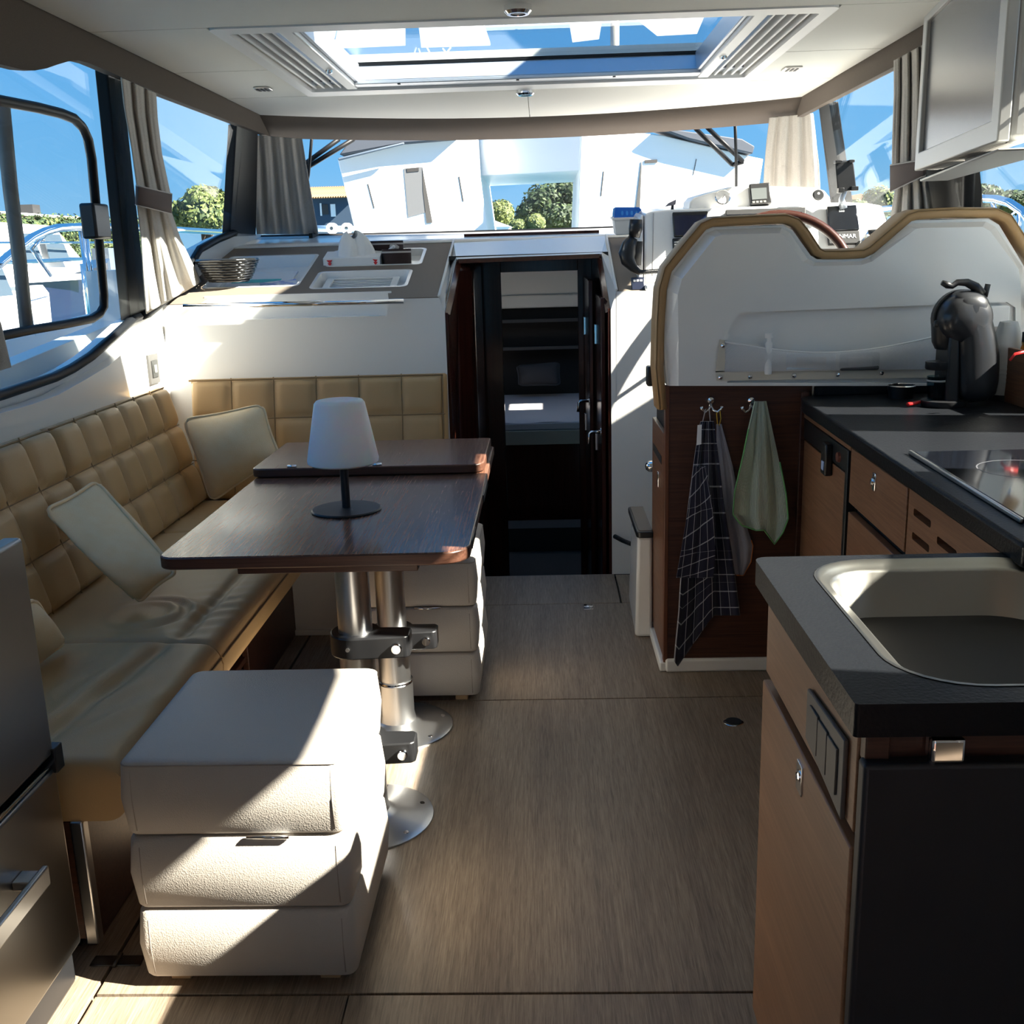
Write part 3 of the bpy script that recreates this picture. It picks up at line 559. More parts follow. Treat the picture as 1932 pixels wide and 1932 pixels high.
def wr2(x, y):
    r_ = math.hypot(x+1.12, y-2.70); q = sg_(x+1.10, .04)
    return sg_(y-2.53, .01)*(-.011*math.exp(-((x+.955)/.016)**2)*(1-.5*sg_(y-3.2, .1))+q*(.010*math.exp(-((r_-.09)/.018)**2)+.008*math.exp(-((r_-.14)/.016)**2)*sg_(y-2.66, .03)-.006*math.exp(-((r_-.115)/.012)**2))+.003*math.sin(90*(y-.4*x))*math.exp(-((x+.93)/.08)**2-((y-2.75)/.2)**2))
seat(-1.42, -.845, 1.85, 2.497, .30, .43, 'creased cream leather seat cushion at the aft end of the settee', wr1)
seat(-1.42, -.845, 2.503, 3.60, .30, .43, 'long creased cream leather seat cushion beside the table', wr2)
c = thing('seat_cushion', (-.9, 3.85, .30), 'cream leather seat cushion under the forward backrest, behind the table', 'cushion', 'settee seat cushions')
box('upholstery', -1.42, -.43, 3.605, 4.13, .30, .43, leather, c, bevel=.03, segs=4)
# plinth
pl = thing('settee_base', (-1.2, 2.8, 0), 'dark teak and white plinth under the settee', 'settee base')
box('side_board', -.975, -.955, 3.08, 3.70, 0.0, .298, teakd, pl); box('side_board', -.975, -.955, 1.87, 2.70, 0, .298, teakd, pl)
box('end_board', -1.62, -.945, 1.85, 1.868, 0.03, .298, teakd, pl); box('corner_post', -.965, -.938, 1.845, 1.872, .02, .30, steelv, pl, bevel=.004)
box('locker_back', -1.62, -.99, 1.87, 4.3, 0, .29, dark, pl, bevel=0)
for k in range(6):
    for j in range(2): hexa('vent_slat', [(-.985, 2.72+j*.18, .03+k*.043), (-.955, 2.72+j*.18, .02+k*.043), (-.955, 2.87+j*.18, .02+k*.043), (-.985, 2.87+j*.18, .03+k*.043)], [(-.985, 2.72+j*.18, .045+k*.043), (-.955, 2.72+j*.18, .038+k*.043), (-.955, 2.87+j*.18, .038+k*.043), (-.985, 2.87+j*.18, .045+k*.043)], teakd, pl)
box('front_board', -.955, -.43, 3.69, 3.71, 0.0, .298, gelm, pl); box('toe_strip', -.955, -.43, 3.675, 3.69, 0, .02, gelm, pl)
# ------------------------------------------------------------------ pillows
def pillow(name, C4, th, lab, m=velvet, n=22):
    C4 = [Vector(c) for c in C4]; N = ((C4[1]-C4[0]).cross(C4[3]-C4[0])).normalized(); ctr = sum(C4, Vector())/4
    t = thing(name, ctr+Vector((0, 0, min(c.z for c in C4)-ctr.z)), lab, 'pillow', 'cream scatter pillows')
    def base(u, v):
        k = .06; uu = u+(k*math.sin(math.pi*v)*(.5-u)*.9); vv = v+(k*math.sin(math.pi*u)*(.5-v)*.9)
        p = (C4[0]*(1-uu)+C4[1]*uu)*(1-vv)+(C4[3]*(1-uu)+C4[2]*uu)*vv
        return ctr+(p-ctr)*(1-.10*(abs(2*u-1)*abs(2*v-1))**9)
    def hgt(u, v): return th*(max(0, (1-abs(2*u-1)**2.2)*(1-abs(2*v-1)**2.2))**.7)*(1+.05*math.sin(7*u+3*v))
    V = []; F_ = []
    for s_ in (1, -1): V += [base(i/n, j/n)+N*(s_*hgt(i/n, j/n)) for j in range(n+1) for i in range(n+1)]
    m_ = (n+1)**2
    for j in range(n):
        for i in range(n):
            a_ = j*(n+1)+i; F_.append((a_, a_+1, a_+n+2, a_+n+1)); F_.append((m_+a_, m_+a_+n+1, m_+a_+n+2, m_+a_+1))
    o = mk('cover', V, F_, m, t, recalc=False, smooth=True)
    bm = bmesh.new(); bm.from_mesh(o.data); bmesh.ops.remove_doubles(bm, verts=bm.verts, dist=.0005); bmesh.ops.recalc_face_normals(bm, faces=bm.faces); bm.to_mesh(o.data); bm.free()
    ed = [base(i/n, 0) for i in range(n)]+[base(1, j/n) for j in range(n)]+[base(1-i/n, 1) for i in range(n)]+[base(0, 1-j/n) for j in range(n)]
    tube('piping', ed, .006, m, t, seg=6, closed=True); return t
bp0 = Vector((-1.385, 0, .425))
def BK(px, py, off): return PP(px, py, bp0+bn.normalized()*off, bn)
pillow('scatter_pillow', [P(262, 1140, 'z', .452), P(338, 1079, 'x', -1.02), BK(182, 905, .11), BK(80, 962, .075)], .10, 'cream scatter pillow tilted on its corner against the settee back')
pillow('scatter_pillow', [P(398, 950, 'z', .455), P(530, 862, 'y', 3.93), P(497, 762, 'y', 4.02), P(343, 790, 'y', 3.95)], .095, 'cream scatter pillow standing in the forward corner of the settee')
pillow('scatter_pillow', [P(60, 1262, 'z', .45), P(123, 1212, 'z', .46), P(66, 1130, 'y', 2.30), P(-40, 1170, 'y', 2.12)], .05, 'cream scatter pillow partly hidden behind the steel fridge')
# ------------------------------------------------------------------ table
tb = thing('dining_table', (-.54, 2.8, 0), 'walnut dining table with a folded leaf on two steel pedestals', 'table')
def top(o, x0, x1, y0, y1, z0, z1, r, nm, m1):
    loop = rrect(x0, x1, y0, y1, r, 6)
    t_ = prism(nm, [(x, y, z0) for x, y in loop], (0, 0, z1-z0), [m1, walnutx], o, bevel=.004)
    for p in t_.data.polygons: p.material_index = 0 if p.normal.z > .9 else 1
    return t_
top(tb, -.90, -.18, 2.275, 3.60, .690, .720, (.01, .01, .04, .07), 'tabletop', walnut)
top(tb, -.91, -.19, 3.135, 3.60, .7225, .750, (.01, .01, .03, .05), 'folded_leaf', walnut)
box('underframe', -.72, -.30, 2.30, 3.3, .670, .689, walnutx, tb)
box('side_catch', -.188, -.176, 2.86, 3.08, .694, .716, blackp, tb); box('side_catch', -.19, -.178, 2.39, 2.52, .694, .716, blackp, tb)
for x in (-.785, -.52):
    tube('hinge', [(x-.014, 3.15, .753), (x+.014, 3.15, .753)], .005, chrome, tb)
def pedestal(x, y, zt, cz, rad):
    p_ = lathe('pedestal', [(.0001, .0), (.165, 0), (.165, .004), (.150, .010), (.075, .018), (.056, .028), (.052, .05), (.052, .150), (.0001, .150)], (x, y, 0), steelv, tb, seg=48)
    lathe('tube', [(.0001, .15), (.047, .15), (.047, cz[0]), (.043, cz[0]), (.043, cz[1]), (.041, cz[1]), (.041, zt), (.0001, zt)], (x, y, 0), steelv, p_, seg=36)
    lathe('lip', [(.0525, .146), (.0545, .150), (.0525, .154)], (x, y, 0), chrome, p_, seg=32)
    for k in range(6):
        a_ = math.radians(20+60*k); lathe('screw', [(.0001, 0), (.009, 0), (.007, .003), (.0001, .003)], (x+.140*math.cos(a_), y+.140*math.sin(a_), .0085), chrome, p_, seg=10)
    for z in cz:
        loop = [(x+.062*math.cos(t), y+.062*math.sin(t)) for t in [math.radians(d) for d in range(20, 300, 14)]]+[(x+.035, y-.058), (x+.125, y-.050), (x+.135, y-.04), (x+.135, y+.01), (x+.125, y+.02)]
        cl = prism('clamp_collar', [(a_, b_, z-.027) for a_, b_ in loop], (0, 0, .054), blackp, p_, bevel=.004)
        cl2 = lathe('clamp_bolt', [(.0001, -.075), (.011, -.075), (.013, -.072), (.013, -.058), (.0001, -.058)], (x+.105, y+.01, z), chrome, p_, seg=14, axis='y')
        lathe('pin', [(.0001, -.0645), (.005, -.0645), (.005, -.058)], (x-.01, y, z), steelv, p_, seg=8, axis='y')
pedestal(-.468, 2.37, .672, (.20, .475), .05); pedestal(-.462, 2.89, .672, (.292, .545), .05)
# ------------------------------------------------------------------ table lamp
lp_ = thing('table_lamp', (-.535, 2.70, .720), 'cordless table lamp with white shade and black foot on the dining table', 'lamp')
lathe('foot', [(.0001, 0), (.092, 0), (.093, .003), (.090, .006), (.014, .009), (.0001, .009)], (-.535, 2.70, .7205), lampbk, lp_, seg=48)
lathe('stem', [(.0001, .008), (.0115, .008), (.0115, .150), (.0001, .150)], (-.535, 2.70, .7205), lampbk, lp_, seg=18)
lathe('shade', [(.0001, .128), (.086, .128), (.093, .132), (.094, .140), (.066, .288), (.060, .295), (.050, .297), (.046, .294), (.0001, .293)], (-.535, 2.70, .7205), shade, lp_, seg=56)
# ------------------------------------------------------------------ poufs
def pouf(x0, x1, y0, y1, ht, lab):
    t = thing('pouf', ((x0+x1)/2, (y0+y1)/2, 0), lab, 'pouf', 'ivory leather poufs'); zs = (.022, ht*.36, ht*.68, ht)
    for k in range(3):
        z0, z1 = zs[k], zs[k+1]; n = 14; V, F_ = [], []
        rings = [(0, .009), (.015, .004), (.05, .001), (.5, -.005), (.95, .001), (.985, .004), (1, .009)]
        if k == 2: rings = [(0, .009), (.015, .004), (.05, .001), (.5, -.005), (.92, 0), (.965, .002), (.99, .008), (1, .018), (1.012, .12)]
        for (t_, ins) in rings:
            lp2 = rrect(x0+ins, x1-ins, y0+ins, y1-ins, .02, 4)
            for (x, y) in lp2: V.append((x, y, z0+.003+(z1-z0-.004)*t_))
        m_ = len(lp2)
        for j in range(len(rings)-1):
            for i in range(m_): F_.append((j*m_+i, j*m_+(i+1) % m_, (j+1)*m_+(i+1) % m_, (j+1)*m_+i))
        F_ += [tuple(range(m_))[::-1], tuple((len(rings)-1)*m_+i for i in range(m_))]
        s_ = mk(('bottom_section', 'middle_section', 'top_section')[k], V, F_, leather2, t, smooth=True)
        for (cx_, cy_) in ((x0+.022, y0-.003), (x1-.022, y0-.003)):
            tube('stitching', [(cx_, cy_+.004, z0+.015), (cx_, cy_-.001, (z0+z1)/2), (cx_, cy_+.004, z1-.02)], .0018, seam2, s_, seg=4)
        if k == 2: tube('stitching', [(x, y, z1-.009) for x, y in rrect(x0+.001, x1-.001, y0+.001, y1-.001, .02, 4)], .0018, seam2, s_, seg=4, closed=True)
    for (x, y) in ((x0+.06, y0+.05), (x1-.06, y0+.05), (x0+.06, y1-.05), (x1-.06, y1-.05)): box('foot', x-.02, x+.02, y-.02, y+.02, 0, .024, mat('beech_foot', (.5, .33, .17), .5) if 'beech_foot' not in MATS else MATS['beech_foot'], t)
    tube('hinge', [((x0+x1)/2+.02, y0-.002, zs[2]), ((x0+x1)/2+.10, y0-.002, zs[2])], .004, chrome, t)
    return t
pouf(-.802, -.385, 1.735, 2.18, .487, 'large ivory leather pouf in the foreground beside the fridge')
pouf(-.645, -.223, 3.045, 3.52, .470, 'ivory leather pouf behind the table pedestals near the companionway')
# ------------------------------------------------------------------ fridge
fr_ = thing('fridge', (-1.2, 1.45, 0), 'brushed steel fridge at the lower left edge of the view', 'fridge')
box('body', -1.55, -.972, 1.15, 1.765, .02, .905, blackm, fr_, bevel=.004)
box('upper_door', -.968, -.932, 1.15, 1.768, .490, .912, fridgem, fr_, bevel=.008, segs=3)
box('lower_door', -.968, -.932, 1.15, 1.768, .085, .466, fridgem, fr_, bevel=.008, segs=3)
box('hinge_block', -.972, -.925, 1.755, 1.787, .455, .505, blackp, fr_); tube('door_gap_strip', [(-.934, 1.15, .478), (-.934, 1.76, .478)], .006, chrome, fr_)
box('kick_plate', -.975, -.95, 1.15, 1.765, .0, .08, blackp, fr_, bevel=.01)
h_ = box('handle', -.932, -.885, 1.562, 1.60, .335, .352, steel, fr_); box('handle_bar', -.895, -.883, 1.25, 1.60, .325, .362, steel, fr_, bevel=.003)
# wall outlet
ol = thing('wall_outlet', (-1.63, 4.2, .9), 'grey power outlet with square frame on the sunlit port wall', 'outlet')
oc = P(287, 696, 'x', -1.580)
def oq(s_, d0, d1, m, nm): hexa(nm, [(-1.580+d0, oc.y+b_, oc.z+a_) for a_, b_ in ((-s_*1.15, -s_), (-s_*1.15, s_), (s_*1.15, s_), (s_*1.15, -s_))], [(-1.580+d1, oc.y+b_, oc.z+a_) for a_, b_ in ((-s_*1.15, -s_), (-s_*1.15, s_), (s_*1.15, s_), (s_*1.15, -s_))], m, ol)
oq(.052, 0, .010, mat('outlet_grey', (.085, .08, .075), .4), 'frame'); oq(.030, .006, .014, mat('outlet_dark', (.03, .03, .028), .4), 'insert'); oq(.014, .010, .017, mat('outlet_button', (.16, .16, .15), .4), 'button')
# ================================================================== STARBOARD: helm seat, galley
YH = 3.28
def H(px, py, y=YH): return P(px, py, 'y', y)
hs = thing('captain_bench', (.9, 3.4, .9), 'white moulded back of the helm seat with tan padded edging', 'helm seat')
rim_px = [(1258, 728), (1250, 640), (1253, 545), (1262, 512), (1325, 435), (1345, 428), (1478, 424), (1496, 434), (1530, 482), (1542, 489), (1620, 487), (1634, 480), (1702, 421), (1716, 415), (1866, 412), (1886, 424), (1932, 500), (1955, 560), (1955, 728)]
back = [tuple(H(*p)) for p in rim_px]
prism('shell', back, (0, .10, 0), gel, hs, bevel=.004)
# proud centre panel with a bevel all round
ctr = H(1600, 620); ins_px = [(1280, 728), (1280, 640), (1279, 556), (1287, 526), (1350, 447), (1362, 443), (1472, 440), (1484, 448), (1515, 494), (1534, 502), (1626, 500), (1646, 493), (1728, 432), (1740, 430), (1854, 428), (1868, 436), (1922, 508), (1926, 540), (1926, 728)]
o1_px = [(1262, 728), (1256, 640), (1259, 547), (1269, 518), (1331, 441), (1350, 433), (1474, 429), (1490, 439), (1524, 488), (1538, 495), (1622, 493), (1640, 486), (1709, 426), (1724, 421), (1860, 418), (1878, 428), (1929, 503), (1945, 560), (1945, 728)]
o1 = [H(*p, YH-.0015) for p in o1_px]; i1 = [H(*p, YH-.045) for p in ins_px]; n = len(o1)
mk('panel_bevel', o1+i1, [(i, i+1, n+i+1, n+i) for i in range(n-1)], gel, hs)
# recessed pocket bay in the panel
bay = [H(px, py, YH-.045) for px, py in ((1372, 722), (1374, 620), (1396, 590), (1900, 570), (1916, 580), (1916, 722))]
holed('panel', [tuple(v) for v in i1], [[tuple(v) for v in bay]], (0, .018, 0), gel, hs)
prism('pocket_bay', [tuple(v+Vector((0, .014, 0))) for v in bay], (0, .004, 0), gel, hs)
# tan padded edging along the top and port side
pad_px = [(1247, 768), (1240, 690), (1242, 610), (1246, 545), (1256, 508), (1290, 465), (1322, 427), (1340, 419), (1410, 416), (1476, 413), (1496, 420), (1512, 440), (1534, 474), (1546, 480), (1580, 480), (1620, 478), (1634, 471), (1668, 442), (1704, 411), (1720, 406), (1790, 402), (1866, 402), (1888, 412), (1910, 446), (1945, 505)]
tan = mat('tan_leather', (.44, .27, .12), .5, bump=('v', 350, .3, .0005)); cent = [H(*p, YH+.05) for p in pad_px]
V, F_ = [], []; n = len(cent)
for i, c_ in enumerate(cent):
    a_ = cent[max(i-1, 0)]; b_ = cent[min(i+1, n-1)]; t = (b_-a_).normalized(); nn = Vector((t.z, 0, -t.x))*-1.0
    for (dn_, dy) in ((-.014, -.052), (.000, -.062), (.010, -.056), (.016, -.03), (.017, .05), (.010, .09), (-.014, .09)): V.append(c_+nn*dn_+Vector((0, dy, 0)))
k_ = 7
for i in range(n-1):
    for j in range(k_): F_.append((i*k_+j, i*k_+(j+1) % k_, (i+1)*k_+(j+1) % k_, (i+1)*k_+j))
F_ += [tuple(range(k_))[::-1], tuple((n-1)*k_+j for j in range(k_))]
mk('padded_edging', V, F_, tan, hs, smooth=True)
tube('edging_seam', [V[i*k_+2]+Vector((0, -.002, 0)) for i in range(n)], .0018, seam, hs, seg=4)
# seat shell below, and front of the backrest in shade
box('seat_box', .42, 1.45, 3.38, 3.62, .96, 1.02, gel, hs, bevel=.01)
# steering-side buckle on the port edge
bkx = H(1228, 712, 3.42); box('buckle', bkx.x-.012, bkx.x+.02, bkx.y, bkx.y+.05, bkx.z-.03, bkx.z+.035, blackp, hs, bevel=.006)
# mesh pocket
mp_ = thing('mesh_pocket', H(1560, 718), 'white mesh storage pocket studded to the back of the helm seat', 'pocket')
pb = mat('cream_binding', (.62, .57, .48), .8)
yp = YH-.048
prism('binding_bottom', [tuple(H(px, py, yp)) for px, py in ((1350, 700), (1352, 718), (1790, 712), (1790, 696))], (0, -.003, 0), pb, mp_)
prism('binding_side', [tuple(H(px, py, yp)) for px, py in ((1358, 640), (1372, 643), (1366, 702), (1350, 702))], (0, -.003, 0), pb, mp_)
def net(u, v):   # pocket surface bellies out
    tp = 645+ (4*v*0) + 26*math.sin(math.pi*min(1, u*1.05))*1.0 - 12*u; px = 1368+(1790-1368)*u; py = (702-6*u)*(1-v)+tp*v
    return H(px, py, yp-.004-.045*math.sin(math.pi*u)*(.35+.65*v)*math.sin(math.pi*(.15+.7*v)))
V, F_ = [], []
NU, NV = 130, 20
for d_ in (1, -1):
    for i in range(-NV, NU+NV):
        pts = []
        for j in range(NV+1):
            u = (i+d_*j)/NU if d_ > 0 else (i+(NV-j)-NV+NV)/NU
            u = (i+j)/NU if d_ > 0 else (i-j+NV)/NU
            if 0 <= u <= 1: pts.append(net(u, j/NV))
        if len(pts) > 1: tubevf(pts, 0.0008, 3, False, V, F_, False)
nt_ = mk('netting', V, F_, mat('white_netting', (.78, .78, .80), .7), mp_); nt_['kind'] = 'stuff'
tube('top_hem', [net(i/40, 1) for i in range(41)], .003, white, mp_, seg=5)
for px, py in ((1364, 652), (1359, 712), (1415, 711), (1498, 709), (1580, 707), (1663, 704)): c_ = H(px, py, yp-.003); lathe('stud', [(.0001, -.006), (.006, -.005), (.009, -.001), (.009, 0)], c_, chrome, mp_, seg=12, axis='y')
for (px, py, w_, h_, m, lab) in ((1450, 672, .022, .055, paper, 'white tube standing in the left of the mesh pocket'), (1530, 681, .075, .026, mat('pale_blue_pack', (.55, .66, .78), .5), 'pale blue packet lying in the mesh pocket'), (1622, 682, .06, .027, mat('dark_pack', (.08, .085, .09), .5), 'dark packet lying in the right of the mesh pocket')):
    c_ = H(px, py, yp-.012); t = thing('packet', c_-Vector((0, 0, h_)), lab, 'packet')
    lathe('body', [(.0001, -h_), (w_*.45, -h_), (w_*.5, -h_+.004), (w_*.5, h_*.7), (w_*.3, h_*.8), (w_*.3, h_), (.0001, h_)], c_, m, t, seg=14) if w_ < .03 else box('body', c_.x-w_, c_.x+w_, c_.y-.006, c_.y+.010, c_.z-h_, c_.z+h_, m, t, bevel=.006)
    if w_ < .03: lathe('cap', [(.0001, h_), (w_*.55, h_), (w_*.55, h_+.014), (.0001, h_+.014)], c_, white, t, seg=14)
    else: box('label_patch', c_.x-w_*.6, c_.x+w_*.6, c_.y-.0075, c_.y-.005, c_.z-h_*.5, c_.z+h_*.5, piping, t)
# teak bulkhead under the seat
bh = st(thing('wall_galley', (.6, YH, 0), 'dark teak galley bulkhead with white skirting under the helm seat', 'bulkhead'))
box('panel', .388, .835, YH, YH+.02, .045, .957, teakd, bh); box('corner_post', .378, .392, YH-.003, YH+.03, .03, .957, mat('teak_edge', (.14, .048, .022), .4), bh)
box('corner_post', .80, .826, YH-.012, YH+.01, .045, .93, teakd, bh)
box('side_panel', .378, .392, YH+.03, 3.66, .045, .80, teakx, bh); hexa('side_slot', [(.3765, 3.36, .69), (.3765, 3.62, .69), (.3775, 3.62, .69), (.3775, 3.36, .69)], [(.3765, 3.36, .715), (.3765, 3.62, .715), (.3775, 3.62, .715), (.3775, 3.36, .715)], seamblk, bh, bevel=0)
box('side_latch', .372, .378, 3.42, 3.45, .60, .65, chrome, bh)
box('filler', .393, 1.55, YH+.02, 3.66, 0, .90, dark, bh, bevel=0)
box('skirting', .385, .84, YH-.012, YH+.02, 0, .046, gelm, bh, bevel=.008, segs=3); box('skirting', .366, .388, YH-.005, 3.68, 0, .035, gelm, bh, bevel=.006)
c_ = P(1224, 880, 'y', 3.9); kn = thing('door_knob', c_, 'chrome knob on the white side of the helm step locker', 'knob')
lathe('ball', [(.0001, -.022), (.012, -.019), (.021, -.008), (.022, .004), (.014, .014), (.010, .02)], (c_.x+.008, 3.9, c_.z), chrome, kn, axis='x'); box('backplate', c_.x+.026, c_.x+.032, 3.87, 3.93, c_.z-.03, c_.z+.03, chrome, kn)
# helm step (white box with wood-look lid)
hp = thing('helm_step', (.34, 3.75, 0), 'white moulded helm step with dark non-slip lid beside the companionway', 'step')
hexa('body', [(.312, 3.60, 0), (.376, 3.60, 0), (.376, 4.05, 0), (.325, 4.05, 0)], [(.322, 3.62, .372), (.376, 3.62, .372), (.376, 3.98, .372), (.332, 3.98, .372)], gel, hp, bevel=.012, segs=3)
prism('lid', [(x, y, .372) for x, y in rrect(.318, .377, 3.61, 4.0, (.003, .02, .02, .003))], (0, 0, .022), blackp, hp, bevel=.005)
prism('lid_panel', [(x, y, .394) for x, y in rrect(.327, .376, 3.625, 3.985, (.003, .014, .014, .003))], (0, 0, .0025), dashb, hp)
hl = thing('hose', P(1180, 1010, 'y', 4.3), 'short black hose running from the white wall to the helm step', 'hose'); pts = [P(1160, 1012, 'y', 4.355), P(1175, 1020, 'y', 4.3), P(1190, 1026, 'y', 4.2), P(1200, 1026, 'y', 4.05)]
tube('rubber', pts, .010, blackm, hl)
# ------------------------------------------------------------------ hooks and towels
def hook(px, py, lab):
    c_ = H(px, py, YH-.002); t = thing('coat_hook', c_, lab, 'hook', 'double coat hooks on the teak bulkhead')
    lathe('rose', [(.0001, -.016), (.010, -.014), (.013, -.006), (.015, 0)], c_+Vector((0, 0, .004)), chrome, t, seg=14, axis='y')
    for s_ in (-1, 1): tube('prong', [c_+Vector((0, -.008, -.006)), c_+Vector((s_*.008, -.018, -.026)), c_+Vector((s_*.020, -.026, -.030)), c_+Vector((s_*.030, -.030, -.020)), c_+Vector((s_*.032, -.030, -.012))], [.004, .004, .004, .004, .006], chrome, t)
    return c_
hk1 = hook(1340, 757, 'chrome double coat hook holding the dark checked towel'); hk2 = hook(1416, 757, 'chrome double coat hook holding the green towel')
def towel(name, secs, m, lab, y0, amp, nf, ph=0, nv=44, nu=40, extra=None, th=.004, uvs=(1, 1, 0)):
    """sections: (py, left px, right px, depth centre) from top to bottom on the bulkhead plane"""
    t = thing(name, H(secs[-1][1], secs[-1][0], YH-.02), lab, 'towel', 'towels hanging on the hooks')
    def f(u, v):
        s_ = v*(len(secs)-1); i = min(int(s_), len(secs)-2); w = s_-i; w = w*w*(3-2*w)
        py, xl, xr = [secs[i][k]*(1-w)+secs[i+1][k]*w for k in range(3)]
        bt_ = extra(u) if extra else 0
        a_ = amp*(.35+.65*min(1, v*2)); dy = y0+a_*math.sin(2*math.pi*nf*u+ph+1.3*v)+a_*.4*math.sin(2*math.pi*nf*2.3*u+2+ph)
        return H(xl+(xr-xl)*u, py+bt_*v**3, YH-max(dy, .008))
    o = grid('cloth', f, nu, nv, m, t, solid=th); 
    uv = o.data.uv_layers.new(name='cloth'); k = 0
    for p in o.data.polygons:
        for li in p.loop_indices:
            vi = o.data.loops[li].vertex_index; a2, b2 = (vi % (nu+1))/nu*uvs[0], (vi//(nu+1))/nv*uvs[1]; uv.data[li].uv = (a2*math.cos(uvs[2])-b2*math.sin(uvs[2]), a2*math.sin(uvs[2])+b2*math.cos(uvs[2]))
    return t, f
def check_mat():
    m = mat('navy_check_cloth', (.012, .012, .030), .95, sheen=.2); N, L = m.node_tree.nodes, m.node_tree.links; b = N['Principled BSDF']
    t = N.new('ShaderNodeUVMap'); t.uv_map = 'cloth'; sp = N.new('ShaderNodeSeparateXYZ'); L.new(t.outputs[0], sp.inputs[0]); outs = []
    for ax, sc in ((0, 7.0), (1, 15.0)):
        mu = N.new('ShaderNodeMath'); mu.operation = 'MULTIPLY'; mu.inputs[1].default_value = sc; fr2 = N.new('ShaderNodeMath'); fr2.operation = 'FRACT'; lt2 = N.new('ShaderNodeMath'); lt2.operation = 'LESS_THAN'; lt2.inputs[1].default_value = .07
        L.new(sp.outputs[ax], mu.inputs[0]); L.new(mu.outputs[0], fr2.inputs[0]); L.new(fr2.outputs[0], lt2.inputs[0]); outs.append(lt2)
    ad = N.new('ShaderNodeMath'); ad.operation = 'ADD'; ad.use_clamp = False; L.new(outs[0].outputs[0], ad.inputs[0]); L.new(outs[1].outputs[0], ad.inputs[1])
    mu = N.new('ShaderNodeMath'); mu.operation = 'MULTIPLY'; mu.inputs[1].default_value = .6; mu.use_clamp = True; L.new(ad.outputs[0], mu.inputs[0])
    mx = N.new('ShaderNodeMix'); mx.data_type = 'RGBA'; mx.inputs[6].default_value = (.012, .012, .030, 1); mx.inputs[7].default_value = (.62, .62, .66, 1); L.new(mu.outputs[0], mx.inputs[0]); L.new(mx.outputs[2], b.inputs['Base Color']); return m
chk = check_mat()
greyt = mat('grey_towel', (.36, .36, .42), .95, bump=('n', 500, .5, .0015)); orange = mat('orange_hem', (.75, .25, .06), .8)
def waffle():
    m = mat('green_waffle', (.38, .50, .36), .95); N, L = m.node_tree.nodes, m.node_tree.links; b = N['Principled BSDF']
    t = N.new('ShaderNodeUVMap'); t.uv_map = 'cloth'; w = N.new('ShaderNodeTexWave'); w.inputs['Scale'].default_value = 15; w.inputs['Distortion'].default_value = 1.2; w.inputs['Detail'].default_value = 2
    L.new(t.outputs[0], w.inputs[0]); r = N.new('ShaderNodeValToRGB'); r.color_ramp.elements[0].color = (.58, .74, .55, 1); r.color_ramp.elements[1].color = (.92, .95, .87, 1); L.new(w.outputs[0], r.inputs[0]); L.new(r.outputs[0], b.inputs['Base Color'])
    bp = N.new('ShaderNodeBump'); bp.inputs['Distance'].default_value = .003; L.new(w.outputs[0], bp.inputs['Height']); L.new(bp.outputs[0], b.inputs['Normal']); return m
grn = waffle()
t1, f1 = towel('towel', [(800, 1352, 1360), (880, 1352, 1382), (960, 1354, 1398), (1030, 1362, 1420), (1060, 1372, 1416), (1085, 1390, 1402)], greyt, 'grey towel with an orange hem behind the navy checked towel', .018, .006, 1.5)
tube('hem', [f1(1, .55+.45*i/12) for i in range(13)]+[f1(1-i/8, 1) for i in range(9)], .003, orange, t1, seg=5); tube('loop', [H(1354, 803, YH-.02), H(1352, 780, YH-.03), H(1358, 772, YH-.032), H(1360, 790, YH-.03), H(1357, 803, YH-.02)], .0016, mat('yellow_cord', (.75, .5, .05), .7), t1, seg=5)
t1, f1 = towel('towel', [(795, 1322, 1347), (850, 1312, 1354), (940, 1299, 1364), (1040, 1286, 1380), (1100, 1281, 1388), (1165, 1272, 1396)], chk, 'navy towel with white check lines hanging on the left hook', .045, .014, 2.2, extra=lambda u: (92*max(0, 1-abs(u-.05)/.52))-(0 if u < .6 else 4))
prism('tag', [tuple(H(px, py, YH-.067)) for px, py in ((1316, 802), (1324, 801), (1323, 838), (1314, 840))], (0, -.001, 0), paper, t1)
tube('loop', [H(1326, 795, YH-.04), H(1331, 772, YH-.034), H(1338, 772, YH-.034), H(1340, 795, YH-.04)], .0018, piping, t1, seg=5)
# the overlapping front fold with its bias-cut check
t1b, f1b = towel('fold', [(880, 1308, 1332), (960, 1298, 1345), (1040, 1285, 1350), (1090, 1276, 1346)], chk, 'x', .075, .006, 1.2, nv=24, uvs=(.62, .62, .12))
for ch in list(t1b.children):
    ch.name = 'front_fold'; w_ = ch.location+t1b.location; ch.parent = t1; ch.location = w_-t1.location
bpy.data.objects.remove(t1b)
t2, f2 = towel('towel', [(757, 1424, 1446), (800, 1414, 1455), (860, 1402, 1468), (930, 1386, 1482), (975, 1383, 1486), (1000, 1400, 1476)], grn, 'pale green waffle towel hanging on the right hook', .035, .014, 1.8, ph=1, extra=lambda u: 26*max(0, 1-abs(u-.80)/.25)-26*max(0, .35-u))
gh = mat('green_hem', (.20, .52, .20), .8); tube('hem', [f2(0, i/24)+Vector((-.001, -.004, 0)) for i in range(6, 25)]+[f2(i/20, 1)+Vector((0, -.004, 0)) for i in range(1, 21)]+[f2(1, 1-i/20)+Vector((.001, -.004, 0)) for i in range(1, 12)], .0026, gh, t2, seg=5)
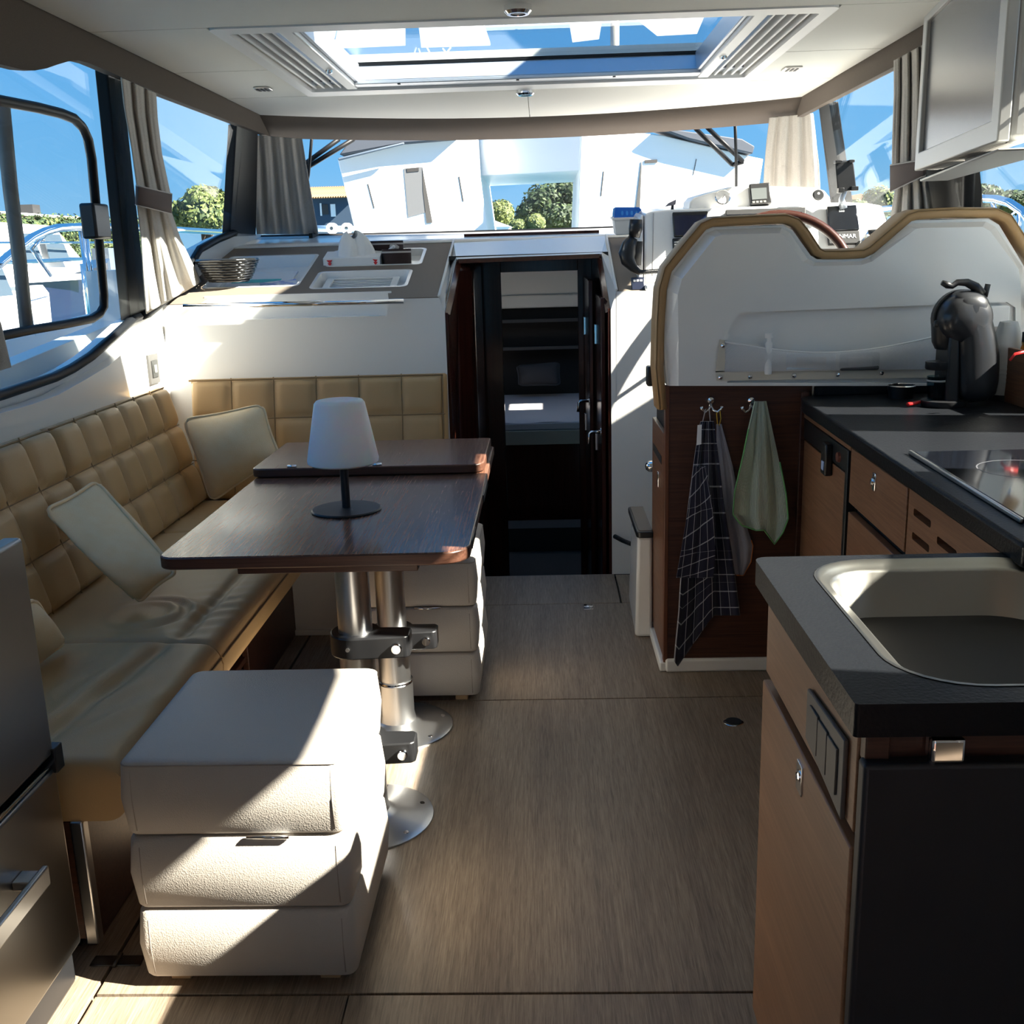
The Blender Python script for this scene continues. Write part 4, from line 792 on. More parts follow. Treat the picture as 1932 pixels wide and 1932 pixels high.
# ------------------------------------------------------------------ galley run along the starboard side
GX = lambda y: .775-.028*(3.15-y)   # front edge of the worktop
wt = thing('galley_worktop', (1.15, 2.4, .88), 'black textured galley worktop along the starboard side', 'worktop')
ol_ = [(GX(1.57), 1.57), (GX(3.12), 3.12), (GX(3.15)+.003, 3.17), (GX(3.15)+.012, 3.215), (GX(3.15)+.035, 3.25), (GX(3.15)+.06, 3.268), (1.53, 3.268), (1.53, 1.57)]
prism('slab', [(x, y, .88) for x, y in ol_], (0, 0, .04), worktop, wt, bevel=.007, segs=3)
box('upstand', .835, 1.56, 3.235, 3.268, .918, .950, worktop, wt, bevel=.006)
def gface(nm, y0, y1, z0, z1, m, par, d0=.03, d1=.05, bevel=.002, **k):
    return hexa(nm, [(GX(y0)+d0, y0, z0), (GX(y0)+d1, y0, z0), (GX(y1)+d1, y1, z0), (GX(y1)+d0, y1, z0)], [(GX(y0)+d0, y0, z1), (GX(y0)+d1, y0, z1), (GX(y1)+d1, y1, z1), (GX(y1)+d0, y1, z1)], m, par, bevel, **k)
teaky = grain('teak_cabinet', (.17, .070, .032), (.33, .165, .085), (120, 5, 150), .4, .0003, .22)
cb = thing('galley_fridge', (1.0, 2.97, 0), 'built-in galley fridge with teak door and black latch strip', 'fridge')
gface('cabinet', 2.70, 3.262, .02, .878, seamblk, cb, .052, .5, 0); gface('door', 2.735, 3.245, .12, .782, teaky, cb); gface('vent_strip', 2.735, 3.245, .788, .848, blackp, cb, .028, .05); gface('side_trim', 2.705, 2.73, .10, .85, blackp, cb, .026, .05); gface('top_rail', 2.70, 3.262, .85, .879, teaky, cb)
gface('latch', 2.875, 2.93, .745, .835, blackp, cb, .008, .03, .005); gface('latch_label', 2.885, 2.91, .760, .785, mat('latch_blue', (.45, .55, .8), .4), cb, .006, .009, 0)
yk = 2.80; lathe('lock', [(.0001, -.008), (.013, -.008), (.015, 0)], (GX(yk)+.029, yk, .815), mat('lock_copper', (.35, .13, .09), .3, .6), cb, seg=14, axis='x')
cb = thing('drawer_cabinet', (1.0, 2.45, 0), 'teak drawer unit beside the galley fridge', 'cabinet')
gface('cabinet', 2.215, 2.699, .02, .878, seamblk, cb, .055, .5, 0); gface('top_rail', 2.215, 2.699, .862, .879, teaky, cb)
d1_ = gface('drawer', 2.225, 2.692, .715, .860, teaky, cb); d2_ = gface('drawer', 2.225, 2.692, .30, .690, teaky, cb); gface('drawer', 2.225, 2.692, .05, .28, teaky, cb)
gface('pull_plate', 2.455, 2.478, .798, .842, chrome, d1_, .026, .031); lathe('pull_ring', [(.007, -.006), (.010, -.004), (.008, 0)], (GX(2.466)+.026, 2.466, .82), chrome, d1_, seg=14, axis='x')
cb = thing('vent_cabinet', (1.0, 1.7, 0), 'teak panel with rows of ventilation slots under the hob', 'cabinet')
gface('cabinet', 1.66, 2.214, .02, .878, seamblk, cb, .06, .5, 0)
sl = []
for cy, n_, z0 in ((2.12, 8, .82), (1.97, 8, .80), (1.70, 8, .80)):
    for k in range(n_): sl.append((cy-.055, cy+.055, z0-.052*k-.011*(0), .016))
hol = []
for (y0, y1, z, h) in sl: hol.append([(GX(y)+.03, y, zz) for y, zz in rrect(y0, y1, z-h/2, z+h/2, .006, 3)])
holed('slotted_panel', [(GX(1.62)+.03, 1.62, .05), (GX(2.21)+.03, 2.21, .05), (GX(2.21)+.03, 2.21, .872), (GX(1.62)+.03, 1.62, .872)], hol, (.02, 0, 0), teaky, cb)
# hob
hb = thing('hob', (1.05, 2.0, .92), 'black glass hob let into the galley worktop', 'hob')
prism('glass', [(x, y, .9215) for x, y in ((.81, 2.285), (.788, 1.70), (1.36, 1.70), (1.36, 2.285))], (0, 0, .006), screen, hb, bevel=.002)
prism('rim', [(x, y, .9205) for x, y in ((.800, 2.295), (.778, 1.69), (.785, 1.69), (.807, 2.295))], (0, 0, .009), steel, hb, bevel=.002)
for (x, y, r) in ((.96, 2.08, .09), (1.2, 2.08, .07), (1.0, 1.83, .075)): lathe('ring_mark', [(r-.0015, .0062), (r, .0064), (r+.0015, .0062)], (x, y, .9215), mat('hob_mark', (.10, .10, .11), .3) if 'hob_mark' not in MATS else MATS['hob_mark'], hb, seg=40)
# ------------------------------------------------------------------ coffee machine
cmx, cmy, cz0 = 1.215, 3.0, .92
cm = thing('coffee_machine', (cmx, cmy, cz0), 'black rounded capsule coffee machine on the galley worktop', 'coffee machine')
cmb = mat('coffee_machine_black', (.020, .021, .024), .30, coat=.2)
def G(px, py, y=2.97): return P(px, py, 'y', y)
# body: stacked ellipse sections following the waisted silhouette
secs = [(768, 1797, 1878), (720, 1796, 1887), (670, 1795, 1890), (630, 1793, 1882), (605, 1788, 1874), (585, 1786, 1872), (565, 1790, 1868), (552, 1800, 1856), (546, 1815, 1842)]
V, F_ = [], []; m_ = 20
for (py, xl, xr) in secs:
    a_, b_ = G(xl, py), G(xr, py); c_ = (a_+b_)/2; rx = (b_-a_).length/2; z_ = max((a_.z+b_.z)/2, cz0+.002)
    ry = .075 if py > 620 else .075*min(1, rx/.055)
    for k in range(m_): t = 2*math.pi*k/m_; V.append((c_.x+rx*math.copysign(abs(math.cos(t))**.8, math.cos(t)), cmy+ry*math.copysign(abs(math.sin(t))**.8, math.sin(t)), z_))
for j in range(len(secs)-1):
    for k in range(m_): F_.append((j*m_+k, j*m_+(k+1) % m_, (j+1)*m_+(k+1) % m_, (j+1)*m_+k))
F_ += [tuple(range(m_))[::-1], tuple((len(secs)-1)*m_+k for k in range(m_))]
mk('body', V, F_, cmb, cm, smooth=True, sub=1)
hc = G(1822, 602); hr = (G(1873, 602)-G(1772, 602)).length/2
lathe('head', [(.0001, -.075), (hr*.55, -.073), (hr*.85, -.06), (hr, -.035), (hr*1.02, 0), (hr, .035), (hr*.85, .06), (hr*.55, .073), (.0001, .075)], (hc.x, cmy, hc.z), cmb, cm, seg=36, axis='y')
lathe('head_band', [(hr*1.0, -.012), (hr*1.05, -.010), (hr*1.05, .010), (hr*1.0, .012)], (hc.x-.004, cmy, hc.z+.003), blackp, cm, seg=36, axis='y')
if True:
    lathe('spout', [(.0001, -.075), (.035, -.07), (.045, -.05), (.05, 0), (.04, .01)], (G(1800, 612).x, cmy, G(1800, 612).z), blackp, cm, seg=20)
tube('lever_low', [(G(1800, 612).x, cmy-.01, G(1800, 612).z), (G(1783, 612).x, cmy-.02, G(1783, 612).z), (G(1766, 611).x, cmy-.02, G(1766, 611).z)], [.012, .009, .010], blackp, cm)
tube('lever_top', [G(1850, 556, cmy-.03), G(1840, 541, cmy-.03), G(1824, 533, cmy-.03), G(1806, 533, cmy-.03), G(1796, 540, cmy-.03), G(1788, 538, cmy-.03), G(1777, 533, cmy-.03)], [.016, .013, .011, .009, .008, .010, .007], blackp, cm, seg=10)
tube('lever_stub', [G(1858, 560, cmy), G(1864, 536, cmy)], .008, blackp, cm)
mk('front_column', [(G(1787, 628).x, cmy-.05, G(1, 628).z), (G(1800, 628).x, cmy-.06, G(1, 628).z), (G(1802, 765).x, cmy-.06, cz0), (G(1778, 765).x, cmy-.05, cz0)]+[(G(1787, 628).x, cmy+.05, G(1, 628).z), (G(1800, 628).x, cmy+.06, G(1, 628).z), (G(1802, 765).x, cmy+.06, cz0), (G(1778, 765).x, cmy+.05, cz0)], [(0, 1, 2, 3), (4, 5, 6, 7), (0, 1, 5, 4), (1, 2, 6, 5), (2, 3, 7, 6), (3, 0, 4, 7)], blackp, cm, bevel=.006)
cc = G(1772, 690); lathe('cup_stand', [(.0001, -.012), (.036, -.012), (.038, -.008), (.038, .010), (.030, .011), (.0001, .008)], (cc.x+.008, cmy-.01, cc.z), blackp, cm, seg=24)
lathe('drip_tray', [(.0001, 0), (.06, 0), (.062, .004), (.062, .016), (.05, .018), (.0001, .016)], (G(1775, 760).x+.012, cmy-.02, cz0+.001), blackp, cm, seg=28)
cup = thing('glass_cup', (cc.x+.002, cmy-.01, cz0+.02), 'small glass cup standing on the coffee machine drip tray', 'cup')
lathe('glass', [(.0001, 0), (.024, 0), (.028, .03), (.029, .065), (.027, .065), (.025, .03), (.022, .003), (.0001, .003)], (cc.x+.004, cmy-.015, cz0+.019), glass('cup_glass', (.55, .65, .70), 1.), cup, seg=22)
lathe('handle_ring', [(.028, .050), (.030, .053), (.028, .056)], (cc.x+.004, cmy-.015, cz0+.019), piping, cup, seg=22)
tank = thing('water_bottle', G(1893, 760, 3.06), 'clear plastic water tank behind the coffee machine', 'water tank')
cl_ = mat('frosted_clear', (.80, .82, .82), .25, trans=.55)
b0 = G(1891, 755, 3.06); lathe('vessel', [(.0001, .018), (.040, .018), (.043, .05), (.042, .13), (.034, .19), (.024, .225), (.0001, .228)], (b0.x, 3.06, cz0), cl_, tank, seg=26); lathe('base', [(.0001, 0), (.042, 0), (.044, .018), (.0001, .018)], (b0.x, 3.06, cz0+.001), blackp, tank, seg=26)
for k in range(4): lathe('rib', [(.0435, .055+k*.012), (.0445, .058+k*.012), (.0435, .061+k*.012)], (b0.x, 3.06, cz0), cl_, tank, seg=26)
wpk = thing('white_packet', G(1888, 660, 3.2), 'white printed packet leaning behind the coffee machine', 'packet'); q = G(1884, 610, 3.2); hexa('pack', [(q.x-.03, 3.19, .922), (q.x+.035, 3.19, .922), (q.x+.035, 3.225, .922), (q.x-.03, 3.225, .922)], [(q.x-.03, 3.21, q.z+.05), (q.x+.035, 3.21, q.z+.05), (q.x+.035, 3.232, q.z+.05), (q.x-.03, 3.232, q.z+.05)], paper, wpk, bevel=.004); hexa('print', [(q.x-.02, 3.196, 1.06), (q.x+.02, 3.196, 1.06), (q.x+.02, 3.198, 1.06), (q.x-.02, 3.198, 1.06)], [(q.x-.02, 3.203, 1.12), (q.x+.02, 3.203, 1.12), (q.x+.02, 3.205, 1.12), (q.x-.02, 3.205, 1.12)], piping, wpk, bevel=0)
sp = thing('spatula', G(1730, 745, 3.02), 'red handled kitchen tool lying beside the coffee machine', 'kitchen tool'); tube('handle', [(G(1712, 744).x, 2.96, .929), (G(1740, 742).x, 2.99, .930), (G(1778, 742).x, 3.05, .929)], [.006, .005, .004], redp, sp); tube('blade', [(G(1778, 742).x, 3.05, .929), (G(1790, 742).x, 3.08, .927)], [.004, .007], blackp, sp)
gl2 = thing('dark_glass', (G(1745, 735).x, 3.16, .92), 'low dark glass dish left of the coffee machine', 'dish'); lathe('bowl', [(.0001, 0), (.035, 0), (.04, .035), (.037, .035), (.033, .005), (.0001, .005)], (G(1742, 735).x, 3.15, .921), blackp, gl2); lathe('rim', [(.038, .034), (.041, .0365), (.038, .039)], (G(1742, 735).x, 3.15, .921), chrome, gl2)
wbx = thing('wooden_tray', (1.46, 2.9, .92), 'teak fiddle box holding spice jars at the right edge', 'tray'); xq = G(1912, 700, 2.95).x+.012
box('front', xq, xq+.12, 2.80, 2.815, .921, 1.075, teakx, wbx); box('side', xq, xq+.015, 2.815, 3.22, .921, 1.075, teakx, wbx); box('shelf', xq+.015, xq+.12, 2.815, 3.22, .96, .97, teakx, wbx)
for (px, dy, r, c, lab) in ((1918, 0, .024, (.10, .015, .01), 'spice jar with dark lid and red contents in the tray'), (1908, .10, .02, (.7, .25, .03), 'orange spice jar behind the red one in the tray'), (1936, .04, .022, (.5, .03, .02), 'red labelled jar at the right edge of the tray')):
    q = G(px, 640, 2.9+dy); j = thing('spice_jar', (max(q.x, xq+.045), 2.9+dy, .971), lab, 'jar', 'spice jars in the teak tray'); c_ = (max(q.x, xq+.045), 2.9+dy, .971)
    lathe('body', [(.0001, 0), (r, 0), (r, .10), (r*.8, .115), (.0001, .115)], c_, mat('spice', c, .25, coat=.4), j, seg=20); lathe('neck_band', [(r*.82, .112), (r*.9, .116), (r*.9, .122), (r*.8, .124)], c_, mat('gold_foil', (.7, .5, .2), .3, .8) if 'gold_foil' not in MATS else MATS['gold_foil'], j, seg=20); lathe('lid', [(.0001, .12), (r*.9, .12), (r*.9, .148), (.0001, .15)], c_, blackp, j, seg=20)
    lathe('label_band', [(r*1.01, .03), (r*1.02, .032), (r*1.02, .07), (r*1.01, .072)], c_, redp if c[0] < .3 else paper, j, seg=20)
tube('red_wire', [G(1905, 680, 2.80), G(1915, 668, 2.80), G(1940, 662, 2.80)], .004, redp, wbx)
# ------------------------------------------------------------------ sink peninsula
sc = thing('sink_counter', (.9, 1.36, .845), 'black textured sink counter in the right foreground', 'worktop')
ZS = .885
ol_ = [(x, y) for x, y in rrect(.335, 1.6, 1.075, 1.645, (.002, .02, .006, .002), 4)]; si = [(x, y) for x, y in rrect(.405, .80, 1.118, 1.618, (.11, .10, .10, .09), 8)]
holed('slab', [(x, y, ZS) for x, y in ol_], [[(x, y, ZS) for x, y in si]], (0, 0, -.04), worktop, sc, bevel=.005)
sk_ = thing('sink', (.66, 1.37, .72), 'stainless steel sink basin set into the foreground counter', 'sink')
def inset(d, z, r): return [(x, y, z) for x, y in rrect(.405+d, .80-d, 1.118+d, 1.618-d, (r+.01, r, r, max(r-.01, .02)), 8)]
lps = [inset(-.001, ZS+.001, .10), inset(.003, ZS+.0015, .098), inset(.010, ZS-.006, .09), inset(.020, ZS-.009, .085), inset(.026, ZS-.014, .08), inset(.040, ZS-.145, .075), inset(.055, ZS-.162, .06), inset(.085, ZS-.168, .04)]
n = len(lps[0]); V = [p for l_ in lps for p in l_]; F_ = [(j*n+i, j*n+(i+1) % n, (j+1)*n+(i+1) % n, (j+1)*n+i) for j in range(len(lps)-1) for i in range(n)]+[tuple((len(lps)-1)*n+i for i in range(n))]
mk('basin', V, F_, sinkst, sk_, smooth=True); lathe('drain', [(.0001, .001), (.03, .001), (.036, .004), (.036, 0)], (.61, 1.37, ZS-.168), chrome, sk_)
kc = thing('sink_cabinet', (.7, 1.36, 0), 'teak sink cabinet with black end in the right foreground', 'cabinet')
teakv = grain('teak_sink_cabinet', (.24, .115, .055), (.37, .19, .095), (90, 5, 130), .4, .0003, .25)
box('carcass', .372, 1.55, 1.115, 1.59, .02, .80, seamblk, kc, bevel=0)
box('upper_panel', .354, .37, 1.12, 1.612, .700, .846, teakv, kc); box('door', .352, .368, 1.12, 1.625, .045, .680, teakv, kc, bevel=.003)
dl = box('latch_plate', .3495, .353, 1.345, 1.375, .62, .665, chrome, kc, bevel=.001); lathe('latch_ring', [(.006, -.003), (.009, -.002), (.007, 0)], (.3495, 1.36, .645), chrome, kc, seg=14, axis='x')
sw = prism('switch_plate', [(.353, y, z) for y, z in ((1.325, .795), (1.325, .722), (1.148, .700), (1.148, .806))], (-.006, 0, 0), mat('switch_grey', (.095, .085, .075), .45), kc, bevel=.002)
for k in range(3): y0 = 1.30-.045*k; prism('rocker', [(.347, y, z) for y, z in ((y0, .782), (y0, .732-.003*k), (y0-.042, .728-.003*k), (y0-.042, .784))], (-.003, 0, 0), mat('rocker_grey', (.075, .068, .06), .4) if 'rocker_grey' not in MATS else MATS['rocker_grey'], sw, bevel=.001)
box('front_rail', .357, 1.5, 1.108, 1.12, .800, .846, walnutx, kc); box('front_rail_block', .357, .385, 1.100, 1.112, .800, .842, walnutx, kc)
box('black_end', .352, 1.5, 1.085, 1.11, .02, .806, mat('black_end_panel', (.012, .013, .017), .5, bump=('n', 300, .2, .0006)), kc, bevel=.006, segs=3)
box('hinge', .425, .463, 1.082, 1.106, .808, .838, chrome, kc, bevel=.004, segs=3); tube('hinge_pin', [(.43, 1.092, .80), (.43, 1.092, .836)], .006, chrome, kc)
# floor fittings
for (px, py, lab, nm) in ((1384, 1362, 'round dark flush lift ring in the floor panel', 'a'),):
    c_ = P(px, py, 'z', .001); t = thing('floor_ring', c_, lab, 'floor fitting'); lathe('plate', [(.0001, .003), (.02, .003), (.028, .001), (.030, 0)], c_, chrome, t, seg=24); lathe('inset', [(.0001, .0035), (.024, .0035), (.024, .002)], c_, blackm, t, seg=24)
for (px, py, lab, m) in ((1110, 1145, 'chrome hinge on the floor hatch before the companionway', chrome), (222, 1813, 'dark steel hinge on the floor seam beside the fridge', mat('dark_steel', (.10, .09, .08), .3, .9))):
    c_ = P(px, py, 'z', .001); t = box('hinge', c_.x-.006, c_.x+.006, c_.y-.006, c_.y+.006, 0, .0025, m, fl, bevel=0); tag(t, lab); fwd = px > 500
    for s_ in (-1, 1):
        o_ = Vector((0, s_*.016, 0)) if fwd else Vector((s_*.028, 0, 0)); q = c_+o_
        box('leaf', q.x-(.018 if fwd else .024), q.x+(.018 if fwd else .024), q.y-(.012 if fwd else .016), q.y+(.012 if fwd else .016), 0, .003, m, t, bevel=.0015)
    tube('pin', [c_+Vector((-.018, 0, .002)), c_+Vector((.018, 0, .002))] if fwd else [c_+Vector((0, -.02, .002)), c_+Vector((0, .02, .002))], .004, m, t)
# ================================================================== HELM CONSOLE
cdsh = thing('helm_dash_cover', (.6, 4.8, 1.2), 'brown vinyl dash strip between companionway and helm console', 'dashboard')
prism('cover', [D(.314, 4.372), D(.50, 4.372), D(.62, 4.372), D(.62, 5.21), D(.314, 5.21)], dn*-.012, dashb, cdsh); prism('edge', [D(.314, 4.372, -.013), D(.62, 4.372, -.013), D(.62, 4.385, -.013), D(.314, 4.385, -.013)], dn*-.01, blackm, cdsh)
# console: two raked faces
c0, cn = Vector((.7, 4.50, 1.25)), Vector((0, -.93, .37))
def K(px, py, off=0): return PP(px, py, c0+cn*off, cn)
c1, cn1 = Vector((.9, 4.74, 1.52)), Vector((0, -.93, .37))
def K1(px, py, off=0): return PP(px, py, c1+cn1*off, cn1)
con = thing('helm_console', (.95, 4.6, 1.1), 'white helm console with raked instrument faces', 'helm console')
prism('lower_face', [tuple(K(*p)) for p in ((1215, 560), (1217, 405), (1226, 400), (1260, 396), (1640, 384), (1664, 388), (1674, 420), (1700, 560))], (0, .34, .02), gel, con, bevel=.008, segs=3)
prism('side_cheek', [tuple(K(*p)) for p in ((1204, 545), (1207, 412), (1213, 405), (1213, 545))], (0, .30, .02), gel, con, bevel=.004)
tube('joint', [K(1233, 402, .001), K(1231, 520, .001)], .0015, piping, con, seg=4)
prism('upper_face', [tuple(K1(*p)) for p in ((1299, 402), (1302, 382), (1310, 373), (1345, 363), (1385, 353), (1410, 350), (1540, 354), (1556, 360), (1566, 372), (1572, 402))], (0, .22, .01), gel, con, bevel=.008, segs=3)
prism('base', [(.318, 4.385, .9), (1.5, 4.385, .9), (1.5, 4.385, 1.205), (.50, 4.385, 1.205)], (0, .2, 0), gel, con)
box('sun_block_box', 1.22, 1.41, 3.80, 4.42, .62, 1.27, gel, con, bevel=.01)  # added box hidden by the seat, keeps sun off the companionway panel
box('foot_ledge', .42, .62, 4.372, 4.5, 1.205, 1.232, gel, con, bevel=.008)
xd = (K(1700, 450)-K(1300, 460)).normalized(); yd = cn.cross(xd)*-1
yd = xd.cross(cn)*-1 if (xd.cross(cn)).z < 0 else xd.cross(cn)
def unit(nm, pxs, fn, th, m, par, bevel=.004, off=0): return prism(nm, [tuple(fn(*p, off)) for p in pxs], cn*th, m, par, bevel=bevel)
mf = thing('chart_display', K(1300, 445), 'wide dark chart display at the port side of the helm console', 'display')
unit('bezel', ((1268, 403), (1335, 401), (1336, 447), (1271, 448)), K, .018, blackp, mf, off=.001); unit('screen', ((1272, 407), (1332, 405), (1333, 443), (1274, 444)), K, .001, mat('navy_screen', (.008, .014, .045), .08), mf, 0, .0195)
rd_ = thing('radio', K(1290, 465), 'black radio with buttons below the chart display', 'radio'); unit('body', ((1268, 452), (1300, 450), (1300, 476), (1269, 478)), K, .016, blackp, rd_, off=.001)
for k in range(4): unit('button', ((1272, 456+k*4.5), (1296, 454.5+k*4.5), (1296, 457+k*4.5), (1272, 458.5+k*4.5)), K, .002, steel, rd_, 0, .017)
cp = thing('main_plotter', K(1450, 405), 'long black instrument display behind the steering wheel', 'display'); unit('body', ((1367, 401), (1517, 396), (1517, 440), (1368, 445)), K, .03, blackm, cp, .003, .001); unit('screen', ((1371, 405), (1513, 400), (1513, 440), (1372, 443)), K, .001, screen, cp, 0, .031)
ed = thing('engine_display', K(1590, 430), 'glossy black engine display with maker lettering at the starboard side of the helm', 'display')
unit('body', ((1558, 393), (1613, 390), (1619, 437), (1562, 439)), K, .022, screen, ed, .004, .001); unit('stand', ((1559, 440), (1619, 438), (1621, 462), (1562, 464)), K, .02, blackm, ed, .003, .001)
wl2 = mat('white_lettering', (.8, .8, .8), .5)
text('lettering', 'YANMAR', K(1592, 446, .022), xd, yd, .025, wl2, ed); text('lettering', 'B&G', K(1588, 398, .0235), xd, yd, .012, wl2, ed); 
ap = thing('autopilot_head', K1(1432, 370), 'grey autopilot control head on the upper helm panel', 'display')
unit('body', ((1411, 352), (1450, 349), (1454, 388), (1414, 391)), K1, .03, blackp, ap, .006, .001); unit('screen', ((1417, 356), (1446, 354), (1447, 375), (1419, 377)), K1, .002, mat('lcd_grey', (.10, .11, .11), .3), ap, 0, .031)
for k in range(4): unit('button', ((1419+7*k, 380-.5*k), (1424+7*k, 379.6-.5*k), (1424.5+7*k, 383-.5*k), (1419.5+7*k, 383.4-.5*k)), K1, .003, steel, ap, 0, .031)
gz = Matrix((xd, yd, cn)).transposed()
gg = thing('round_gauge', K1(1363, 374), 'round white gauge with chrome rim on the upper helm panel', 'gauge'); lathe('rim', [(.030, 0), (.034, .004), (.034, .012), (.030, .014), (.029, .006)], K1(1363, 374, .001), chrome, gg, axis=gz, seg=28); lathe('face', [(.0001, .006), (.03, .006)], K1(1363, 374, .001), white, gg, axis=gz, seg=28)
tube('needle', [K1(1363, 374, .009), K1(1368, 367, .009)], .001, blackp, gg)
g2 = thing('power_socket', K1(1544, 368), 'small round black socket at the starboard end of the upper helm panel', 'socket'); lathe('face', [(.0001, .006), (.020, .006), (.024, .002), (.024, 0)], K1(1544, 368, .001), blackp, g2, axis=gz, seg=22); lathe('mark', [(.0001, .0065), (.006, .0065)], K1(1544, 366, .001), piping, g2, axis=gz, seg=12)
# steering wheel: arc shows over the seat back
wm = mat('wheel_mahogany', (.035, .009, .005), .35, spec=.3)
sw_ = thing('steering_wheel', (.74, 4.28, 1.05), 'dark mahogany steering wheel rising behind the helm seat back', 'steering wheel')
wc, wr = PP(1478, 522, (.7, 4.28, 1.2), (0, -.9, .44)), .27; wN = Vector((0, -.9, .44)); wX = Vector((1, 0, 0)); wY = wN.cross(wX).normalized(); wY = wY if wY.z > 0 else -wY
tube('rim', [wc+wX*(wr*math.cos(t))+wY*(wr*math.sin(t)) for t in [2*math.pi*i/48 for i in range(48)]], .019, wm, sw_, seg=10, closed=True)
for k in range(3): t = math.radians(90+120*k); tube('spoke', [wc, wc+wX*(wr*math.cos(t))+wY*(wr*math.sin(t))], .008, steel, sw_)
tube('hub', [wc+wN.normalized()*.01, wc-wN.normalized()*.16], .035, blackp, sw_, seg=14)
# throttle
th_ = thing('throttle', K(1640, 460), 'chrome and black throttle lever at the starboard end of the helm console', 'throttle')
tube('lever', [K(1622, 468, .06), K(1632, 452, .08), K(1640, 440, .085)], [.014, .012, .012], chrome, th_); tube('grip', [K(1638, 440, .085), K(1675, 438, .085)], .014, blackp, th_); unit('mount', ((1612, 462), (1650, 458), (1655, 485), (1615, 490)), K, .05, blackp, th_, .008, .001)
# phone holder
ph = thing('phone_holder', K1(1600, 385), 'black phone holder on a stalk beside the starboard window post', 'phone holder')
y_ph = 4.55
def Q(px, py, y=y_ph): return P(px, py, 'y', y)
prism('cradle', [tuple(Q(*p)) for p in ((1576, 308), (1580, 304), (1607, 303), (1611, 308), (1616, 356), (1612, 360), (1584, 362), (1580, 358))], (0, .012, .003), blackp, ph, bevel=.004)
for a_, b_, c_, d_ in ((1574, 303, 1587, 308), (1600, 302, 1610, 307), (1580, 355, 1590, 364), (1604, 352, 1617, 360)): p0_, p1_ = Q(a_, b_), Q(c_, d_); box('claw', p0_.x, p1_.x, y_ph-.022, y_ph+.012, p1_.z, p0_.z, blackp, ph, bevel=.002)
tube('stalk', [Q(1594, 358, y_ph+.02), Q(1588, 375, y_ph+.03), Q(1590, 392, y_ph+.04)], [.012, .012, .02], alu, ph)
cmr = thing('bracket', K(1268, 392), 'small grey plastic bracket on top of the helm console', 'bracket'); q_ = P(1266, 392, 'y', 4.66)
hexa('shell', [q_+Vector((-.026, 0, .005)), q_+Vector((.02, 0, .012)), q_+Vector((.02, .02, .012)), q_+Vector((-.026, .02, .005))], [q_+Vector((-.01, 0, .020)), q_+Vector((.022, 0, .034)), q_+Vector((.022, .02, .034)), q_+Vector((-.01, .02, .020))], mat('mauve_grey', (.25, .22, .25), .4), cmr); tube('foot', [q_+Vector((.006, .01, -.012)), q_+Vector((.008, .01, .014))], .006, blackp, cmr)
# VHF handset hanging on the console cheek, with coiled cord
vh = thing('radio_handset', P(1197, 540, 'y', 4.42), 'black radio handset with coiled cord on the port cheek of the console', 'handset')
yv = 4.47; hd = [(1202, 412), (1200, 430), (1196, 450)]
tube('earpiece', [P(1200, 414, 'y', yv), P(1199, 432, 'y', yv), P(1197, 448, 'y', yv)], [.026, .029, .022], blackp, vh, seg=12)
tube('body', [P(1195, 448, 'y', yv), P(1187, 462, 'y', yv), P(1183, 478, 'y', yv), P(1185, 492, 'y', yv-.01), P(1196, 506, 'y', yv-.02), P(1207, 514, 'y', yv-.04)], [.02, .030, .036, .030, .018, .012], blackp, vh, seg=12)
tube('cradle', [P(1200, 455, 'y', yv+.03), P(1197, 500, 'y', yv+.03)], .028, blackm, vh, seg=10)
a_, b_ = P(1205, 514, 'y', yv-.05), P(1248, 511, 'y', yv-.03); tube('cord', [a_.lerp(b_, i/180)+Vector((0, .008*math.cos(i*.75), .008*math.sin(i*.75))) for i in range(181)], .0028, blackp, vh, seg=5)
rm = thing('remote_control', P(1203, 545, 'y', 4.40), 'small black remote standing at the front of the helm dash strip', 'remote'); q_ = P(1204, 536, 'y', 4.40)
hexa('case', [(q_.x-.028, 4.385, 1.210), (q_.x+.028, 4.385, 1.210), (q_.x+.028, 4.41, 1.217), (q_.x-.028, 4.41, 1.217)], [(q_.x-.028, 4.415, 1.262), (q_.x+.028, 4.415, 1.262), (q_.x+.028, 4.43, 1.258), (q_.x-.028, 4.43, 1.258)], mat('navy_plastic', (.012, .015, .03), .3), rm, bevel=.004); 
for k in range(3): box('key', q_.x-.02+k*.014, q_.x-.010+k*.014, 4.403, 4.407, 1.244, 1.252, wl2, rm, bevel=0)
# blue and white basket
bb = thing('storage_basket', P(1183, 440, 'y', 4.95), 'white plastic storage box with blue slotted lid beside the console', 'storage basket'); yb_ = 4.95
prism('box', [tuple(P(px, py, 'y', yb_)) for px, py in ((1158, 413), (1208, 411), (1205, 442), (1162, 444))], (0, .14, .01), white, bb, bevel=.004)
prism('lip', [tuple(P(px, py, 'y', yb_-.004)) for px, py in ((1155, 411), (1212, 409), (1212, 414), (1155, 416))], (0, .15, .01), white, bb, bevel=.002)
bo = [tuple(P(px, py, 'y', yb_)) for px, py in ((1158, 412), (1160, 394), (1164, 391), (1206, 391), (1210, 395), (1211, 410))]; sl_ = [[tuple(P(cx_+2.2*math.cos(t), 402+4.5*math.sin(t), 'y', yb_)) for t in [2*math.pi*i/10 for i in range(10)]] for cx_ in (1174, 1183, 1192, 1201)]
holed('blue_lid', bo, sl_, (0, .004, 0), blueb, bb); prism('blue_lid_back', [tuple(Vector(p)+Vector((0, .12, .005))) for p in bo], (0, .004, 0), mat('light_blue_plastic', (.05, .30, .80), .4), bb)
